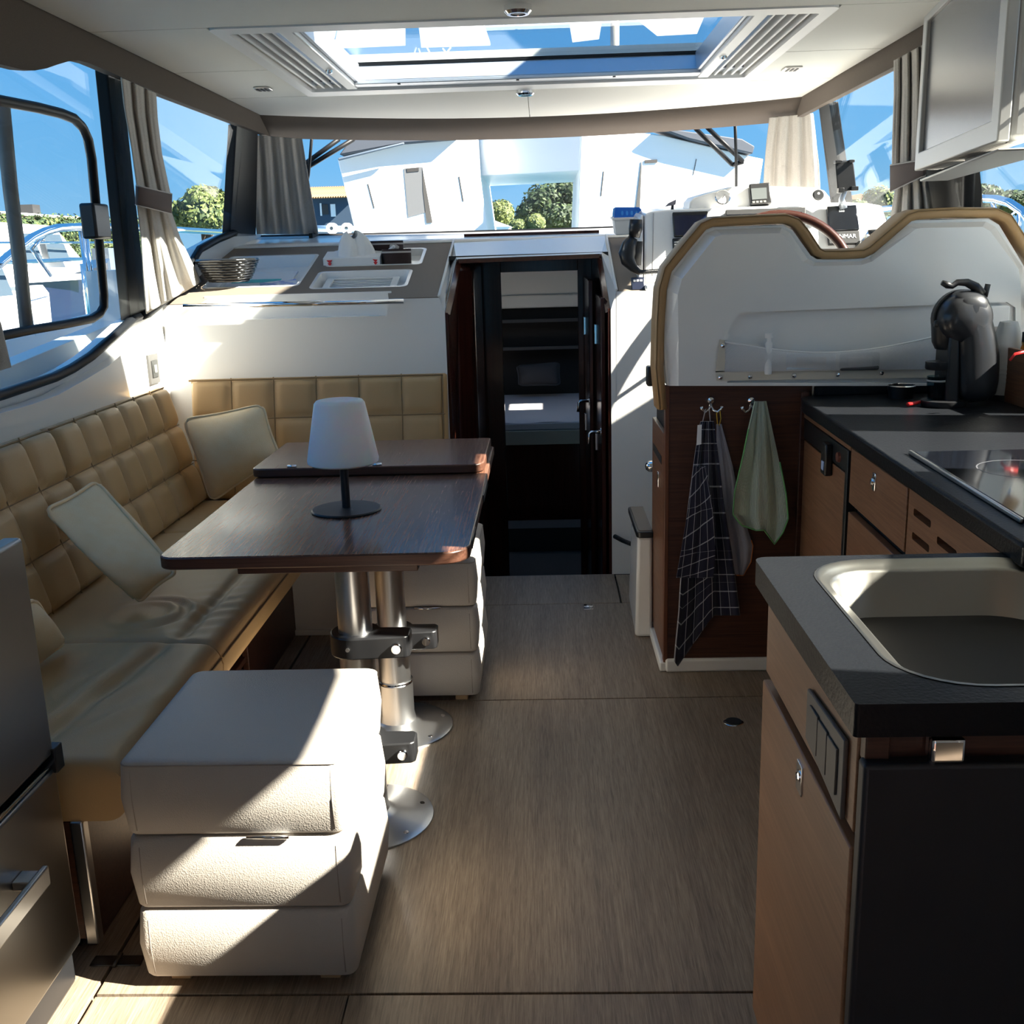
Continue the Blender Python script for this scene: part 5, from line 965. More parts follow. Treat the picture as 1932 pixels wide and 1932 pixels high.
# ================================================================== TELEVISION
tv = thing('television', (1.0, 2.6, 1.54), 'silver flat television hanging on an arm at the upper right', 'television')
A0 = P(1742, 322, 'x', .985); A1 = P(1905, 266, 'z', A0.z); ux = (A1-A0); wv = ux.length; ux.normalize(); nrm = ux.cross(Vector((0, 0, 1))).normalized(); nrm = nrm if nrm.x < 0 else -nrm; upv = Vector((0, 0, 1)); hv = P(1733, 48, 'x', A0.x).z-A0.z
def T(u, v, d): return A0+ux*(u*wv)+upv*(v*hv)+nrm*d
def tvbox(nm, u0, u1, v0, v1, d0, d1, m, bevel=.003): return hexa(nm, [T(u0, v0, d0), T(u1, v0, d0), T(u1, v0, d1), T(u0, v0, d1)], [T(u0, v1, d0), T(u1, v1, d0), T(u1, v1, d1), T(u0, v1, d1)], m, tv, bevel)
ring('bezel', [T(*p, 0) for p in ((0, 0), (1, 0), (1, 1), (0, 1))], [T(*p, 0) for p in ((.05, .115), (.93, .115), (.93, .955), (.05, .955))], nrm*.022, silver, tv, bevel=.003)
tvbox('case', 0, 1, 0, 1, -.045, .001, silver, .012); tvbox('screen', .05, .93, .115, .955, .001, .012, tvscr, .001)
for k in range(7): hexa('underside_groove', [T(.05, -.001, -.038+k*.007), T(.95, -.001, -.038+k*.007), T(.95, -.001, -.034+k*.007), T(.05, -.001, -.034+k*.007)], [T(.05, .003, -.038+k*.007), T(.95, .003, -.038+k*.007), T(.95, .003, -.034+k*.007), T(.05, .003, -.034+k*.007)], piping, tv, bevel=0)
hexa('stand_plate', [T(.02, -.075, -.06), T(1.05, -.055, -.09), T(1.05, -.055, .03), T(.02, -.075, .01)], [T(.02, -.058, -.06), T(1.05, -.042, -.09), T(1.05, -.042, .03), T(.02, -.058, .01)], silver, tv, .004)
tvbox('stand_neck', .45, .72, -.06, .01, -.06, -.02, blackp)
tube('arm', [T(.5, .6, -.045), T(.5, .6, -.16), Vector((1.20, T(.5, .6, 0).y+.1, 2.0)), Vector((1.20, T(.5, .6, 0).y+.1, 2.03))], .014, steelv, tv)
tube('cable', [T(.9, .55, -.046), T(1.02, .50, -.07), T(1.12, .50, -.10), T(1.25, .52, -.12)], .004, blackp, tv); tube('cable', [T(.9, .2, -.046), T(1.03, .28, -.08), T(1.15, .36, -.11), T(1.28, .42, -.13)], .004, blackp, tv)
# ================================================================== CURTAINS
def curtain(secs, fn, inn, nf, amp, lab, m=linen, tie=None, tiepx=None, nu=60, nv=40):
    """secs: (left px,py , right px,py) from top to bottom; fn projects on the window plane, inn offsets to the inside"""
    c_ = thing('curtain', fn(*secs[-1][0], .05), lab, 'curtain', 'grey linen curtains')
    def f(u, v):
        s_ = v*(len(secs)-1); i = min(int(s_), len(secs)-2); w = s_-i; w = w*w*(3-2*w)
        L_ = [secs[i][0][k]*(1-w)+secs[i+1][0][k]*w for k in (0, 1)]; R_ = [secs[i][1][k]*(1-w)+secs[i+1][1][k]*w for k in (0, 1)]
        a_ = amp*(.5+.5*v)
        if tie is not None: a_ *= .45+.55*min(1, abs(v-tie)*4)
        d = .05+a_*(math.sin(2*math.pi*nf*u+.6*math.sin(3*v))+.35*math.sin(2*math.pi*nf*2.1*u+1+2*v))
        return fn(L_[0]+(R_[0]-L_[0])*u, L_[1]+(R_[1]-L_[1])*u, d)
    grid('cloth', f, nu, nv, m, c_, solid=.003)
    if tiepx:
        (a0, a1), (b0, b1) = tiepx     # upper edge, lower edge (left px, right px)
        def tf(u, v):
            ang = math.pi*u; lx = a0[0]+(b0[0]-a0[0])*v; ly = a0[1]+(b0[1]-a0[1])*v; rx = a1[0]+(b1[0]-a1[0])*v; ry = a1[1]+(b1[1]-a1[1])*v
            uu = .5-.5*math.cos(ang); return fn(lx+(rx-lx)*uu, ly+(ry-ly)*uu, .05+amp*1.7+.03*math.sin(ang))
        grid('tieback', tf, 20, 4, tieb, c_, solid=.004); tube('tieback_piping', [tf(i/20, .0) for i in range(21)], .003, piping, c_, seg=5); tube('tieback_piping', [tf(i/20, 1.0) for i in range(21)], .003, piping, c_, seg=5)
    return c_
curtain([((228, 146), (294, 176)), ((234, 200), (297, 225)), ((247, 275), (305, 290)), ((258, 352), (321, 365)), ((259, 390), (324, 402)), ((266, 450), (340, 450)), ((270, 520), (362, 495)), ((276, 592), (380, 532))], LW, None, 2.6, .016, 'grey linen curtain tied back at the port window post', tie=.5, tiepx=(((257, 350), (324, 366)), ((256, 386), (323, 403))))
curtain([((-130, 520), (-30, 520)), ((-130, 600), (2, 612)), ((-130, 740), (21, 692))], LW, None, 2, .012, 'lower edge of a grey curtain at the far left window')
def RY(y, z, d): return Vector((RWx(z)-d, y, z))
curtain([((2.46, 1.96), (2.72, 1.96)), ((2.46, 1.5), (2.73, 1.5)), ((2.46, 1.06), (2.73, 1.06))], RY, None, 3, .018, 'added unseen grey linen curtain blocking sun at the starboard window above the hob')  # added out of view to keep sun off the far pouf
def WS(px, py, d):   # windscreen surface, offset inwards
    k = 5.45
    for _ in range(6):
        p = P(px, py, 'y', k); v = (p.z-1.492)/.47; hw = 1.5-.17*v; k = 5.62-.32*v+.5*bow(max(-1.5, min(1.4, p.x)), hw)
    return P(px, py, 'y', k-.03-d)
curtain([((473, 254), (570, 262)), ((478, 320), (580, 325)), ((480, 390), (592, 392)), ((484, 442), (601, 442))], WS, None, 4.2, .022, 'grey linen curtain gathered at the port end of the windscreen')
curtain([((1452, 222), (1534, 214)), ((1446, 270), (1540, 265)), ((1442, 315), (1545, 310)), ((1440, 356), (1548, 360))], WS, None, 3.6, .022, 'pale linen curtain gathered at the starboard end of the windscreen')
curtain([((1687, 114), (1742, 84)), ((1687, 180), (1744, 170)), ((1684, 260), (1745, 260)), ((1683, 325), (1746, 322)), ((1690, 350), (1746, 350)), ((1682, 400), (1752, 400)), ((1676, 460), (1756, 455))], RW, None, 3.0, .018, 'grey linen curtain tied with a brown band at the starboard window', tie=.55, tiepx=(((1680, 312), (1748, 300)), ((1680, 362), (1746, 330))))
# ================================================================== CEILING FITTINGS
for (px, py, r, lab) in ((977, 19, .038, 'round chrome ceiling light in the headliner just aft of the roof hatch'), (991, 175, .038, 'round chrome ceiling light ahead of the roof hatch')):
    c_ = P(px, py, 'z', ZC-.012); t = thing('ceiling_light', (c_.x, c_.y, c_.z-.01), lab, 'ceiling light', 'round ceiling lights'); lathe('bezel', [(r*.55, -.012), (r*.8, -.012), (r, -.004), (r*1.02, .011), (r*.5, .011)], (c_.x, c_.y, ZC-.0115), chrome, t, seg=32); lathe('lens', [(.0001, -.009), (r*.56, -.009), (r*.56, 0)], (c_.x, c_.y, ZC-.0115), white, t, seg=24)
for (px, py, lab) in ((496, 166, 'small dark oval courtesy light in the port headliner'), (1494, 128, 'small slotted courtesy light in the starboard headliner')):
    c_ = P(px, py, 'z', ZC); t = thing('courtesy_light', (c_.x, c_.y, ZC-.01), lab, 'ceiling light'); prism('bezel', [(x, y, ZC-.007) for x, y in rrect(c_.x-.032, c_.x+.032, c_.y-.045, c_.y+.045, .02 if px < 900 else .004)], (0, 0, .0065), steel, t, bevel=.002)
    for k in range(3): box('slot', c_.x-.02+k*.016, c_.x-.012+k*.016, c_.y-.03, c_.y+.03, ZC-.0085, ZC-.006, blackm, t, bevel=0)
# ================================================================== CABIN CONTENTS
bd_ = thing('berth', (0, 7.3, -.45), 'forward cabin berth with grey mattress cover', 'bed')
yf = 6.72; zt = P(1020, 797, 'y', yf).z; zb_ = P(1020, 812, 'y', yf).z
sheet = mat('grey_sheet', (.42, .41, .43), .9, bump=('n', (40, 220, 40), .4, .003))
grid('mattress_top', lambda u, v: Vector((-1.0+2.0*u, yf+(yb-.15-yf)*v, zt+.02*math.sin(math.pi*min(1, v*6)/2)+.004*math.sin(40*u+9*v)*max(0, 1-v*5))), 40, 20, sheet, bd_)
box('mattress_side', -1.0, 1.0, yf-.005, yb-.15, zb_, zt, sheet, bd_, bevel=.01); box('berth_front', -1.1, 1.0, yf-.01, yf+.02, -.45, zb_-.09, mahog, bd_); box('berth_rail', -1.1, 1.0, yf-.02, yf+.02, zb_-.09, zb_, mat('beige_rail', (.30, .28, .24), .6), bd_)
pillow('berth_pillow', [P(978, 728, 'y', 7.75), P(1058, 727, 'y', 7.75), P(1056, 683, 'y', 7.85), P(974, 690, 'y', 7.85)], .06, 'dark pillow on the forward berth', mat('charcoal_cotton', (.055, .055, .06), .95), 12)
# ================================================================== OUTSIDE
# own boat: side decks, rails; added sun roof and aft sole
dk = thing('side_deck', (-1.95, 2.5, .8), 'white moulded port side deck outside the window', 'deck'); deckm = mat('deck_nonskid', (.70, .72, .72), .6)
box('deck', -2.25, -1.86, -.6, 6.5, .72, .80, deckm, dk, bevel=.01); hexa('coaming', [(-1.90, 2.0, .80), (-1.74, 2.0, .80), (-1.74, 5.6, .80), (-1.90, 5.6, .80)], [(-1.84, 2.0, .93), (-1.76, 2.0, .93), (-1.72, 5.6, 1.27), (-1.80, 5.6, 1.27)], gelm, dk)
hexa('bulwark', [(-2.30, -.6, .6), (-2.22, -.6, .6), (-2.22, 6.5, .6), (-2.30, 6.5, .6)], [(-2.34, -.6, .86), (-2.27, -.6, .86), (-2.27, 6.5, 1.18), (-2.34, 6.5, 1.18)], gelm, dk, .015)
dk2 = thing('side_deck', (1.9, 2.5, .8), 'white moulded starboard side deck outside the window', 'deck'); box('deck', 1.76, 2.16, -.6, 6.5, .72, .80, deckm, dk2, bevel=.01); box('bulwark', 2.14, 2.22, -.6, 6.5, .5, .86, gelm, dk2, bevel=.01)
fbm = thing('added_sun_roof', (1.6, 2.9, 2.9), 'white roof and side panels added out of view to block sun around the cabin top', 'roof'); box('roof', .95, 2.40, 3.33, 4.6, 2.9, 2.94, gelm, fbm, bevel=.02); box('roof', -1.2, 2.40, -1.2, 3.33, 2.9, 2.94, gelm, fbm, bevel=.02)  # roof pieces added out of view to shade parts of the hatch
for x in (1.05, 1.25):
    for y in (1.6, 4.2): tube('added_roof_pole', [(x, y, 2.15), (x, y, 2.9)], .016, chrome, fbm)
box('added_sun_panel', 1.77, 1.84, 2.80, 3.96, .8, 2.9, gelm, fbm, bevel=.02)  # added out of view to keep sun off the helm seat back
box('added_cockpit_roof', -1.5, 1.4, -3.6, -.66, 2.06, 2.14, gelm, fbm, bevel=.02)  # added unseen overhang, limits sky light through the aft doorway
ck = thing('added_cockpit', (0, -2.2, 0), 'unseen teak sole added behind the saloon to bounce light', 'deck'); box('sole', -2.2, 2.1, -4.5, -.67, -.06, -.005, teakx, ck); box('added_side_coaming', -2.25, -2.05, -4.5, -.6, -.06, .6, gelm, ck); box('added_side_coaming', 1.95, 2.15, -4.5, -.6, -.06, .6, gelm, ck)  # unseen, added as a bounce surface for light through the doorway
def OL(px, py): return P(px, py, 'x', -2.28)
rl1 = thing('guard_rail', OL(100, 560), 'polished steel guard rail curving down along the port side deck', 'guard rail')
top_l = [OL(px, py) for px, py in ((-40, 520), (0, 497), (30, 472), (60, 449), (85, 437), (110, 430), (150, 428), (200, 428), (250, 429))]; top_l += [Vector((-2.28, y, top_l[-1].z)) for y in (6.5, 8.0)]
tube('top_rail', top_l, .020, chrome, rl1, seg=10)
for px, py in ((152, 430), (36, 470), (160, 430)): a_ = OL(px, py); tube('stanchion', [a_, Vector((a_.x, a_.y+.02, .95))], .014, chrome, rl1)
tube('brace', [OL(90, 437), OL(60, 470), OL(95, 520)], .010, chrome, rl1)
def OR(px, py): return P(px, py, 'x', 2.16)
rl2 = thing('guard_rail', OR(1880, 420), 'polished steel guard rail along the starboard side deck', 'guard rail')
tr2 = [OR(px, py) for px, py in ((1975, 460), (1932, 401), (1905, 383), (1880, 376), (1840, 374))]; tr2 += [Vector((2.16, y, tr2[-1].z)) for y in (6.0, 8.5)]
tube('top_rail', tr2, .020, chrome, rl2, seg=10); tube('stanchion', [OR(1872, 378), OR(1884, 425)], .012, chrome, rl2); tube('stanchion', [OR(1924, 398), OR(1918, 500)], .012, chrome, rl2); tube('gate_brace', [OR(1915, 400), OR(1905, 408), OR(1910, 420), OR(1898, 460)], .006, chrome, rl2)
# forward rail with round fittings and the wipers outside the screen
rl3 = thing('bow_rail', P(660, 430, 'y', 7.0), 'white rail with two round rollers outside the windscreen', 'rail'); tube('bar', [P(596, 431, 'y', 7), P(700, 433, 'y', 7)], .02, mat('pale_blue_metal', (.45, .65, .8), .3, .5), rl3)
for px in (627, 655): lathe('roller', [(.012, -.03), (.035, -.03), (.035, .03), (.012, .03)], P(px, 431, 'y', 6.98), white, rl3, seg=20, axis='y')
for k_, (bl, arms, lab) in enumerate(((((588, 262), (582, 330), (578, 352)), (((668, 262), (576, 318)), ((640, 262), (574, 310))), 'black wiper with twin arms at the port end of the windscreen'), (((1387, 236), (1389, 300), (1389, 352)), (((1312, 242), (1382, 311)), ((1334, 240), (1402, 305))), 'black wiper with twin arms at the starboard end of the windscreen'))):
    w_ = thing('wiper', WS(*bl[2], -.08), lab, 'wiper', 'windscreen wipers'); tube('blade', [WS(px, py, -.06) for px, py in bl], .008, rubber, w_)
    for s_ in arms: tube('arm', [WS(*s_[0], -.09), WS(*s_[1], -.09)], .012, rubber, w_)
    a_, b_ = arms[0][1], arms[1][1]; tube('pivot', [WS(*a_, -.09), WS(*b_, -.09)], .012, rubber, w_)
# ---- catamaran moored ahead
YC = 12.0
def Cc(px, py, y=YC):   # faces turned a little to starboard
    return PP(px, py, (-2.2 if px < 1000 else 1.6, y, 0), (.25, -.97, 0))
cat = thing('catamaran', (Cc(1000, 440).x, YC, -.8), 'large white catamaran moored stern-to just ahead of the windscreen', 'boat')
hullw = mat('catamaran_white', (.86, .86, .85), .35)
def wall_px(nm, pxs, y, th, m, par, bevel=.01): return prism(nm, [tuple(Cc(px, py, y)) for px, py in pxs], (0, th, 0), m, par, bevel=bevel)
wall_px('port_hull', ((637, 300), (760, 268), (900, 258), (905, 330), (922, 445), (926, 640), (690, 640), (668, 430)), YC, 2.5, hullw, cat)
wall_px('starboard_hull', ((1097, 240), (1250, 255), (1420, 296), (1440, 300), (1418, 440), (1400, 640), (1086, 640), (1090, 430)), YC, 2.5, hullw, cat)
wall_px('bridge_deck', ((898, 215), (1099, 215), (1096, 300), (1094, 322), (905, 332)), YC+.4, 2.0, hullw, cat)
wall_px('canopy', ((640, 292), (662, 262), (700, 245), (860, 240), (860, 262), (760, 270)), YC-.15, .5, mat('canopy_grey', (.04, .05, .068), .7), cat); wall_px('canopy_edge', ((637, 298), (762, 268), (762, 272), (638, 303)), YC-.2, .05, mat('canopy_edge', (.09, .12, .16), .6), cat)
wall_px('canopy', ((1240, 240), (1400, 262), (1424, 276), (1420, 290), (1300, 262)), YC-.15, .5, MATS['canopy_grey'], cat)
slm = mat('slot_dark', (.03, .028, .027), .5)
for (a_, b_, w_) in (((694, 347), (706, 393), 2), ((866, 333), (874, 380), 2), ((1139, 323), (1134, 370), 2), ((1314, 300), (1308, 330), 1.2)): wall_px('slot', ((a_[0]-w_*.5, a_[1]), (a_[0]+w_*.5, a_[1]), (b_[0]+w_*.5, b_[1]), (b_[0]-w_*.5, b_[1])), YC-.006, .006, slm, cat, 0)  # slot shade painted as near-black on flat strips
recm = mat('recess_shade_grey', (.115, .12, .125), .5); bv = mat('recess_side_shade', (.042, .040, .037), .6)  # flat pieces; the recess shade is painted into these two tones
wall_px('step_recess', ((762, 318), (797, 315), (806, 400), (770, 410)), YC-.008, .006, recm, cat, 0); wall_px('recess_side_shade', ((797, 317), (816, 420), (805, 421), (798, 360)), YC-.012, .008, bv, cat, 0); wall_px('step_handle', ((767, 318), (790, 316), (790, 323), (768, 325)), YC-.014, .01, slm, cat, 0)
wall_px('recess_side_shade', ((1210, 304), (1211, 304), (1207, 400), (1199, 400)), YC-.012, .008, bv, cat, 0); wall_px('step_handle', ((1216, 302), (1240, 301), (1240, 307), (1217, 308)), YC-.014, .01, slm, cat, 0)
tube('mast', [Cc(1160, 30, YC+2), Cc(1160, 110, YC+2), Cc(1165, 250, YC+2)], .055, mat('mast_alu', (.45, .40, .33), .4, .5), cat)
# roof gear seen through the skylight: solar panels / bimini of the flybridge over the hatch
fb = thing('roof_gear', (-.1, 4.9, 2.9), 'white folded bimini frame and panels standing over the roof hatch', 'roof gear')
def RF(px, py, z=2.75): return P(px, py, 'z', z)
for q4 in (((598, 55), (635, 55), (628, 88), (612, 92)), ((640, 55), (765, 50), (765, 86), (630, 92)), ((790, 50), (912, 48), (925, 86), (795, 90)), ((1075, 50), (1135, 44), (1130, 74), (1080, 80)), ((1200, 36), (1330, 28), (1315, 64), (1240, 68))): prism('panel', [tuple(RF(*p)) for p in q4], (0, 0, .02), white, fb)
for l_ in (((785, 90), (775, 124)), ((806, 90), (822, 122)), ((850, 90), (828, 120)), ((836, 92), (858, 120)), ((790, 92), (800, 122))): tube('strut', [RF(*l_[0], 2.70), RF(*l_[1], 2.45)], .006, white, fb)
# ---- vegetation helper
def foliage(V, F_, MI, c, r, n, size, seed, mi=0):
    random.seed(seed); c = Vector(c)
    for _ in range(n):
        d = Vector((random.gauss(0, 1), random.gauss(0, 1), random.gauss(0, 1))).normalized(); rr = random.uniform(.72, 1.0)
        p = c+Vector((d.x*r[0], d.y*r[1], d.z*r[2]))*rr; nrm_ = (d+Vector((random.uniform(-.7, .7), random.uniform(-.7, .7), random.uniform(-.3, .9)))).normalized()
        a_ = nrm_.orthogonal().normalized(); b_ = nrm_.cross(a_); an = random.random()*6.28; a_, b_ = a_*math.cos(an)+b_*math.sin(an), b_*math.cos(an)-a_*math.sin(an); s_ = size*.62*random.uniform(.6, 1.3)
        k = len(V); V += [p-a_*s_, p-b_*s_*.5, p+a_*s_, p+b_*s_*.5]; F_.append((k, k+1, k+2, k+3)); MI.append(random.choice((mi, mi, mi+1)))
greens = [mat('leaf_dark', (.018, .038, .014), .7), mat('leaf_mid', (.036, .066, .016), .7), mat('leaf_yellow', (.085, .11, .022), .7), mat('leaf_light', (.06, .09, .03), .7)]
bark = mat('bark', (.09, .065, .045), .9)
def tree(loc, blobs, leaf, lab, seed, mi=0, n=900, trunk=True, name='tree', group='trees on the far bank'):
    t = thing(name, loc, lab, 'tree' if name == 'tree' else 'hedge', group); V, F_, MI = [], [], []
    for i, (c, r) in enumerate(blobs): foliage(V, F_, MI, Vector(loc)+Vector(c), r, n*2, leaf, seed+i, mi)
    me = bpy.data.meshes.new('crown'); me.from_pydata([tuple(v) for v in V], [], F_); me.update(); o = link('crown', me, greens, t); me.polygons.foreach_set('material_index', MI)
    core, cf = [], []
    for (c, r) in blobs:      # dense inner mass so that the sky does not show through everywhere
        b0 = len(core); ctr_ = Vector(loc)+Vector(c)
        for j in range(7):
            ph_ = math.pi*j/6
            for k in range(10): th2 = 2*math.pi*k/10; core.append(ctr_+Vector((r[0]*.74*math.sin(ph_)*math.cos(th2), r[1]*.74*math.sin(ph_)*math.sin(th2), r[2]*.74*math.cos(ph_))))
        cf += [(b0+j*10+k, b0+j*10+(k+1) % 10, b0+(j+1)*10+(k+1) % 10, b0+(j+1)*10+k) for j in range(6) for k in range(10)]
    mk('inner_crown', core, cf, greens[0], t)
    if trunk: zt_ = min(c[2] for c, r in blobs); tube('trunk', [Vector(loc), Vector(loc)+Vector((.1, 0, zt_*.5)), Vector(loc)+Vector((0, 0, zt_))], [.35, .28, .2], bark, t)
    return t
def at(px, py, y): return P(px, py, 'y', y)
YT = 60.0; GZ = -1.3
c_ = at(1035, 400, YT); s_ = YT/FPX
tree((c_.x, YT, GZ), [((0, 0, at(1035, 385, YT).z-GZ), (50*s_, 3, 40*s_)), ((1.2, 0, at(1060, 365, YT).z-GZ), (32*s_, 3, 30*s_)), ((.6, -1, at(1050, 410, YT).z-GZ), (48*s_, 3, 30*s_)), ((-1.1, .5, at(1000, 405, YT).z-GZ), (25*s_, 3, 25*s_))], .22, 'big dark leafy tree seen between the catamaran hulls', 1, 0, 900)
c_ = at(945, 400, YT+15); tree((c_.x, YT+15, GZ), [((0, 0, at(945, 402, YT+15).z-GZ), (26*s_*1.25, 3, 24*s_*1.25)), ((-.9, 0, at(925, 400, YT+15).z-GZ), (16*s_*1.25, 2, 22*s_*1.25))], .22, 'pale green far tree at the left of the gap between the hulls', 11, 2, 800)
c_ = at(1010, 425, YT-15); tree((c_.x, YT-15, GZ), [((0, 0, at(1012, 420, YT-15).z-GZ), (19*s_*.75, 1.5, 17*s_*.75)), ((-.7, 0, at(985, 426, YT-15).z-GZ), (18*s_*.75, 1.5, 12*s_*.75))], .13, 'yellow-green bush at the foot of the dark tree', 21, 2, 600)
c_ = at(385, 400, 40); s4 = 40/FPX
tree((c_.x, 40, GZ), [((0, 0, at(385, 400, 40).z-GZ), (48*s4, 2, 36*s4)), ((.2, 0, at(392, 375, 40).z-GZ), (28*s4, 2, 24*s4)), ((-.8, 0, at(350, 405, 40).z-GZ), (24*s4, 2, 24*s4))], .16, 'sunny yellow-green tree outside the forward port window', 31, 2, 900)
c_ = at(1655, 385, 45); tree((c_.x, 45, GZ), [((0, 0, at(1655, 385, 45).z-GZ), (20*45/FPX, 2, 32*45/FPX)), ((-1.0, 0, at(1628, 395, 45).z-GZ), (18*45/FPX, 2, 18*45/FPX))], .15, 'small green tree outside the forward starboard window', 41, 2, 700)
for (px, py, rx, rz, sd_, lab) in ((1848, 372, 30, 22, 51, 'dark shrub at the left of the far starboard bank'), (1905, 380, 36, 20, 61, 'dark trees at the right of the far starboard bank'), (1975, 378, 46, 26, 66, 'tall trees past the right edge on the starboard bank'), (1870, 402, 34, 16, 71, 'lower bushes on the starboard water edge'), (1760, 395, 40, 18, 76, 'low bushes behind the starboard curtain on the bank')):
    yd_ = 62+(sd_-51)*1.6; c_ = at(px, py, yd_); tree((c_.x, yd_, GZ), [((0, 0, c_.z-GZ), (rx*yd_/FPX, 2.5, rz*yd_/FPX)), ((-rx*.6*yd_/FPX, 0, c_.z-GZ-.3), (rx*.7*yd_/FPX, 2.5, rz*.8*yd_/FPX))], .28, lab, sd_, 0 if sd_ != 71 else 1, 700)
# hedge and low wall on the port quay
XH = -26.0
def LH(px, py, x=XH): return P(px, py, 'x', x)
h0, h1, h2 = LH(0, 440), LH(130, 425), LH(235, 428)
hd_ = []
for k in range(11): px = -40+k*30; q = LH(px, 428); hd_.append(((q.x-XH, q.y-h1.y, q.z-GZ-.4), (1.2, 2.2, 1.1)))
tree((XH, h1.y, GZ), hd_, .20, 'long trimmed green hedge on the port quay', 81, 1, 420, False, 'hedge', None)
for k in range(9): px = -40+k*36; q = LH(px, 470, XH+2); hd_[k] = ((q.x-XH-2, q.y-h1.y, q.z-GZ-.3), (1.0, 2.0, .9))
tree((XH+2, h1.y, GZ), hd_[:9], .18, 'second row of lower scrub in front of the hedge', 91, 1, 380, False, 'hedge', None)
qw = thing('quay_building', (XH-4, h1.y, GZ), 'low tan building behind the hedge on the port quay', 'building'); tanw = mat('tan_render', (.24, .18, .11), .8); b0, b1 = LH(-60, 400, XH-4), LH(190, 400, XH-4)
box('wall', XH-8, XH-4, b0.y, b1.y, GZ, b0.z, tanw, qw); box('parapet', XH-8.1, XH-3.9, b0.y-.1, b1.y+.1, b0.z, b0.z+.15, paper, qw); q = LH(70, 392, XH-5); box('roof_vent', XH-6, XH-5, q.y-.6, q.y+.4, b0.z, b0.z+.8, slm, qw)
lpst = thing('lamp_post', (-20, 0, GZ), 'slim white street lamp post on the port quay', 'lamp post'); a_, b_ = LH(208, 336, -20), LH(226, 460, -20); tube('post', [(b_.x, b_.y-.15, GZ), a_], [.12, .06], paper, lpst); tube('head', [a_, a_+Vector((0, .9, .05))], [.07, .05], paper, lpst)
# ground: water, quay
wm_ = mat('harbour_water', (.02, .10, .16), .08, bump=('n', (1.2, 3, 1), .6, .15))
wg = st(mk('floor_water', [(-200, -60, -1.25), (300, -60, -1.25), (300, 400, -1.25), (-200, 400, -1.25)], [(0, 1, 2, 3)], wm_), 'harbour water around the boat')
qy = st(box('floor_quay', -200, -14, -60, 200, -1.6, -.9, mat('quay_concrete', (.17, .16, .14), .9), bevel=0), 'pale concrete quay on the port side')
bnk = st(box('floor_bank', -60, 200, 50, 120, -1.6, -1.0, mat('bank_grass', (.16, .20, .08), .95), bevel=0), 'grassy far bank')
# ---- motor boats moored to port
def moto(x, y0, y1, lab, hullc, zs):
    t = thing('motor_boat', (x, (y0+y1)/2, -1.2), lab, 'boat', 'motor boats moored to port'); L_ = y1-y0
    sec = []
    for k in range(9):
        u = k/8; w = 1.3*(1-u**3*.95); zt_ = zs+.35*u*u
        sec.append([(x-w, y0+L_*u, zt_), (x-w*.75, y0+L_*u+.1, -.9), (x+w*.75, y0+L_*u+.1, -.9), (x+w, y0+L_*u, zt_)])
    V = [p for s in sec for p in s]; F_ = [(k*4+j, k*4+(j+1) % 4, (k+1)*4+(j+1) % 4, (k+1)*4+j) for k in range(8) for j in range(4)]+[(0, 1, 2, 3), (32, 33, 34, 35)]
    mk('hull', V, F_, hullc, t); box('sheer_band', x-1.33, x+1.33, y0, y0+L_*.55, zs-.02, zs+.08, paper, t)
    b = [(x-1.0, y0+.25*L_, zs), (x+1.0, y0+.25*L_, zs), (x+.8, y0+.72*L_, zs), (x-.8, y0+.72*L_, zs)]; tp = [(x-.85, y0+.30*L_, zs+.95), (x+.85, y0+.30*L_, zs+.95), (x+.65, y0+.58*L_, zs+.95), (x-.65, y0+.58*L_, zs+.95)]
    hexa('cabin', b, tp, gelm, t, .05)
    gw = mat('boat_window', (.05, .07, .09), .1) if 'boat_window' not in MATS else MATS['boat_window']
    for u0, u1 in ((.34, .44), (.46, .56)): mk('window', [(x+.975, y0+u0*L_, zs+.3), (x+.945, y0+u1*L_, zs+.3), (x+.84, y0+(u1-.01)*L_, zs+.78), (x+.88, y0+(u0+.01)*L_, zs+.78)], [(0, 1, 2, 3)], gw, t, solid=.02)
    for yy in (y0+.1*L_, y0+.3*L_, y0+.8*L_): tube('rail_post', [(x+1.1, yy, zs), (x+1.1, yy, zs+.6)], .02, chrome, t)
    tube('rail', [(x+1.1, y0+.1*L_, zs+.6), (x+1.1, y0+.8*L_, zs+.65)], .02, chrome, t)
    tube('frame_strut', [(x+1.0, y0+.22*L_, zs), (x+.9, y0+.12*L_, zs+1.25)], .025, paper, t); tube('frame_strut', [(x+1.0, y0+.05*L_, zs), (x+.9, y0+.12*L_, zs+1.25)], .025, paper, t); box('cover', x-.9, x+.95, y0+.05*L_, y0+.25*L_, zs+1.2, zs+1.26, mat('blue_cover', (.02, .12, .40), .7) if 'blue_cover' not in MATS else MATS['blue_cover'], t)
navy = mat('navy_hull', (.01, .014, .04), .2)
moto(-9.6, 14.5, 23.5, 'white motor boat with navy hull and struts seen through the port window', navy, 1.12)
moto(-6.4, 7.6, 13.4, 'nearer white boat low in the port window', gelm, .78)
eb = thing('electric_cabinet', (-12, 0, -.9), 'dark grey electric cabinet beside the lamp post on the quay', 'cabinet'); q = P(225, 500, 'x', -15); box('body', -15.6, -15, q.y-.8, q.y+.8, -.9, P(225, 468, 'x', -15).z, mat('cabinet_grey', (.10, .13, .17), .5), eb); 
for k in range(6): box('louvre', -15.01, -14.97, q.y-.6, q.y+.6, -.6+k*.16, -.52+k*.16, paper, eb, bevel=0)
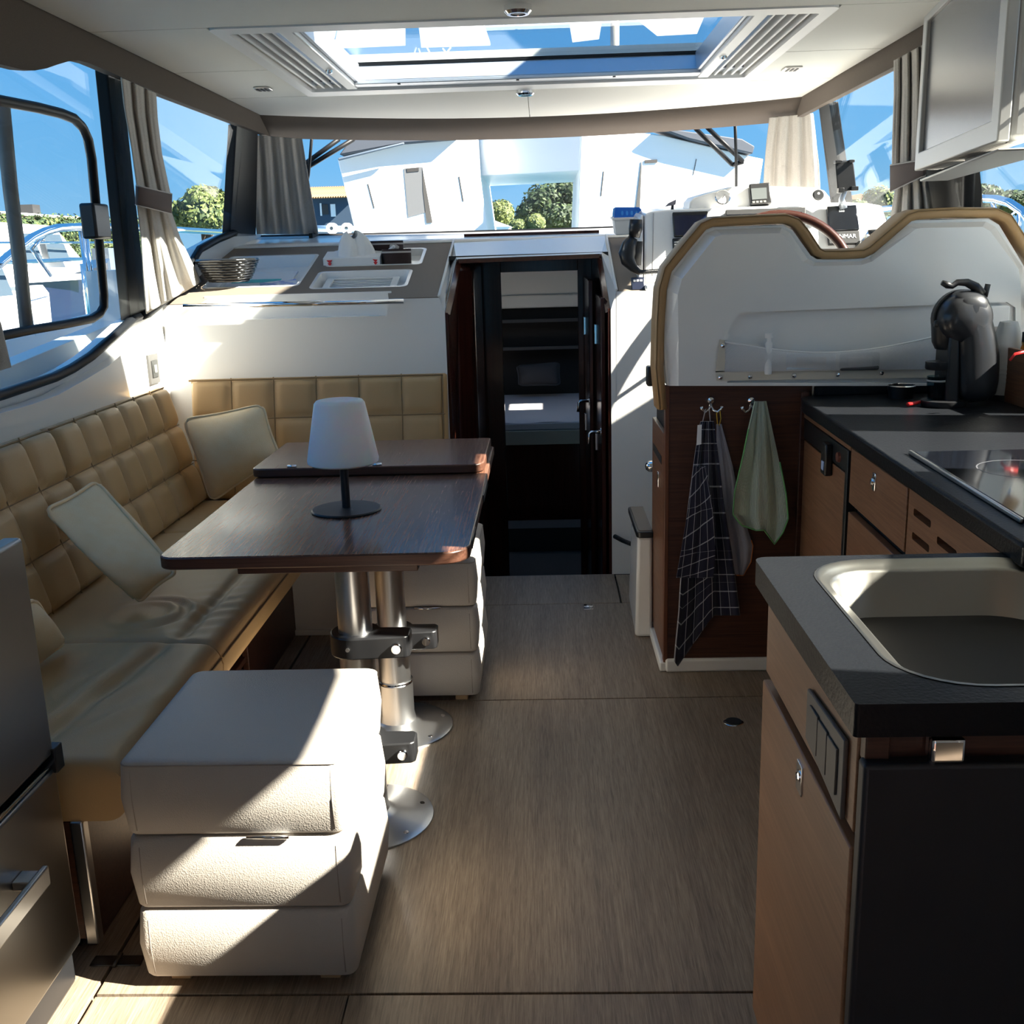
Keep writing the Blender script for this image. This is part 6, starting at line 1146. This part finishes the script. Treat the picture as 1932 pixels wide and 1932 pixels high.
# house with tiled roof
yq = 45.0; hx0, hx1 = at(560, 400, yq).x, at(667, 400, yq).x; hz = at(620, 374, yq).z
hs2 = thing('house', ((hx0+hx1)/2, yq, GZ), 'grey-blue rendered house with orange tiled roof behind the port curtain', 'house'); box('wall', hx0, hx1, yq, yq+6, GZ, hz, mat('blue_grey_render', (.035, .065, .105), .8), hs2)
hz2 = at(620, 355, yq+3).z; rt_ = mat('orange_tiles', (.34, .20, .085), .7, var=((3, 1, 1), (.26, .12, .05), .2)); hexa('roof', [(hx0-.2, yq-.3, hz), (hx1+.15, yq-.3, hz), (hx1+.15, yq+6.3, hz), (hx0-.2, yq+6.3, hz)], [(hx0-.2, yq+2.9, hz2), (hx1+.1, yq+2.9, hz2), (hx1+.1, yq+3.1, hz2), (hx0-.2, yq+3.1, hz2)], rt_, hs2, 0)
for k in range(24): x = hx0+(hx1-hx0)*k/23; tube('tile_row', [(x, yq-.34, hz+.02), (x, yq+2.9, hz2+.03)], .05, rt_, hs2, seg=5)
q = at(615, 395, yq); box('window', q.x-.15, q.x+.10, yq-.04, yq, q.z-.2, q.z+.2, slm, hs2); box('shutter', q.x+.2, q.x+.4, yq-.05, yq, q.z-.3, q.z+.2, paper, hs2); box('window_frame', q.x-.24, q.x-.17, yq-.05, yq, q.z-.25, q.z+.25, paper, hs2)
hs3 = thing('shed', at(935, 430, 35), 'small white gabled shed low between the catamaran hulls', 'shed'); a_, b_ = at(918, 440, 35), at(962, 440, 35); zz = at(940, 428, 35).z; zz2 = at(935, 414, 35).z
box('wall', a_.x, b_.x, 35, 37, GZ, zz, paper, hs3, bevel=0); prism('gable_roof', [(a_.x-.05, 34.9, zz), (b_.x+.05, 34.9, zz), (a_.x+.25*(b_.x-a_.x), 34.9, zz2)], (0, 2.2, 0), paper, hs3)
hs4 = thing('bungalow', at(1610, 390, 80), 'white bungalow with brown roof beyond the starboard window', 'house'); a_, b_ = at(1590, 390, 80), at(1650, 390, 80); zz = at(1620, 383, 80).z; zz2 = at(1610, 366, 80).z; box('wall', a_.x-2, b_.x, 80, 84, GZ, zz, paper, hs4, bevel=0); prism('roof', [(a_.x-2.3, 79.7, zz), (b_.x+.3, 79.7, zz), (a_.x+1.2, 79.7, zz2)], (0, 4.6, 0), mat('brown_roof', (.35, .17, .12), .8), hs4)
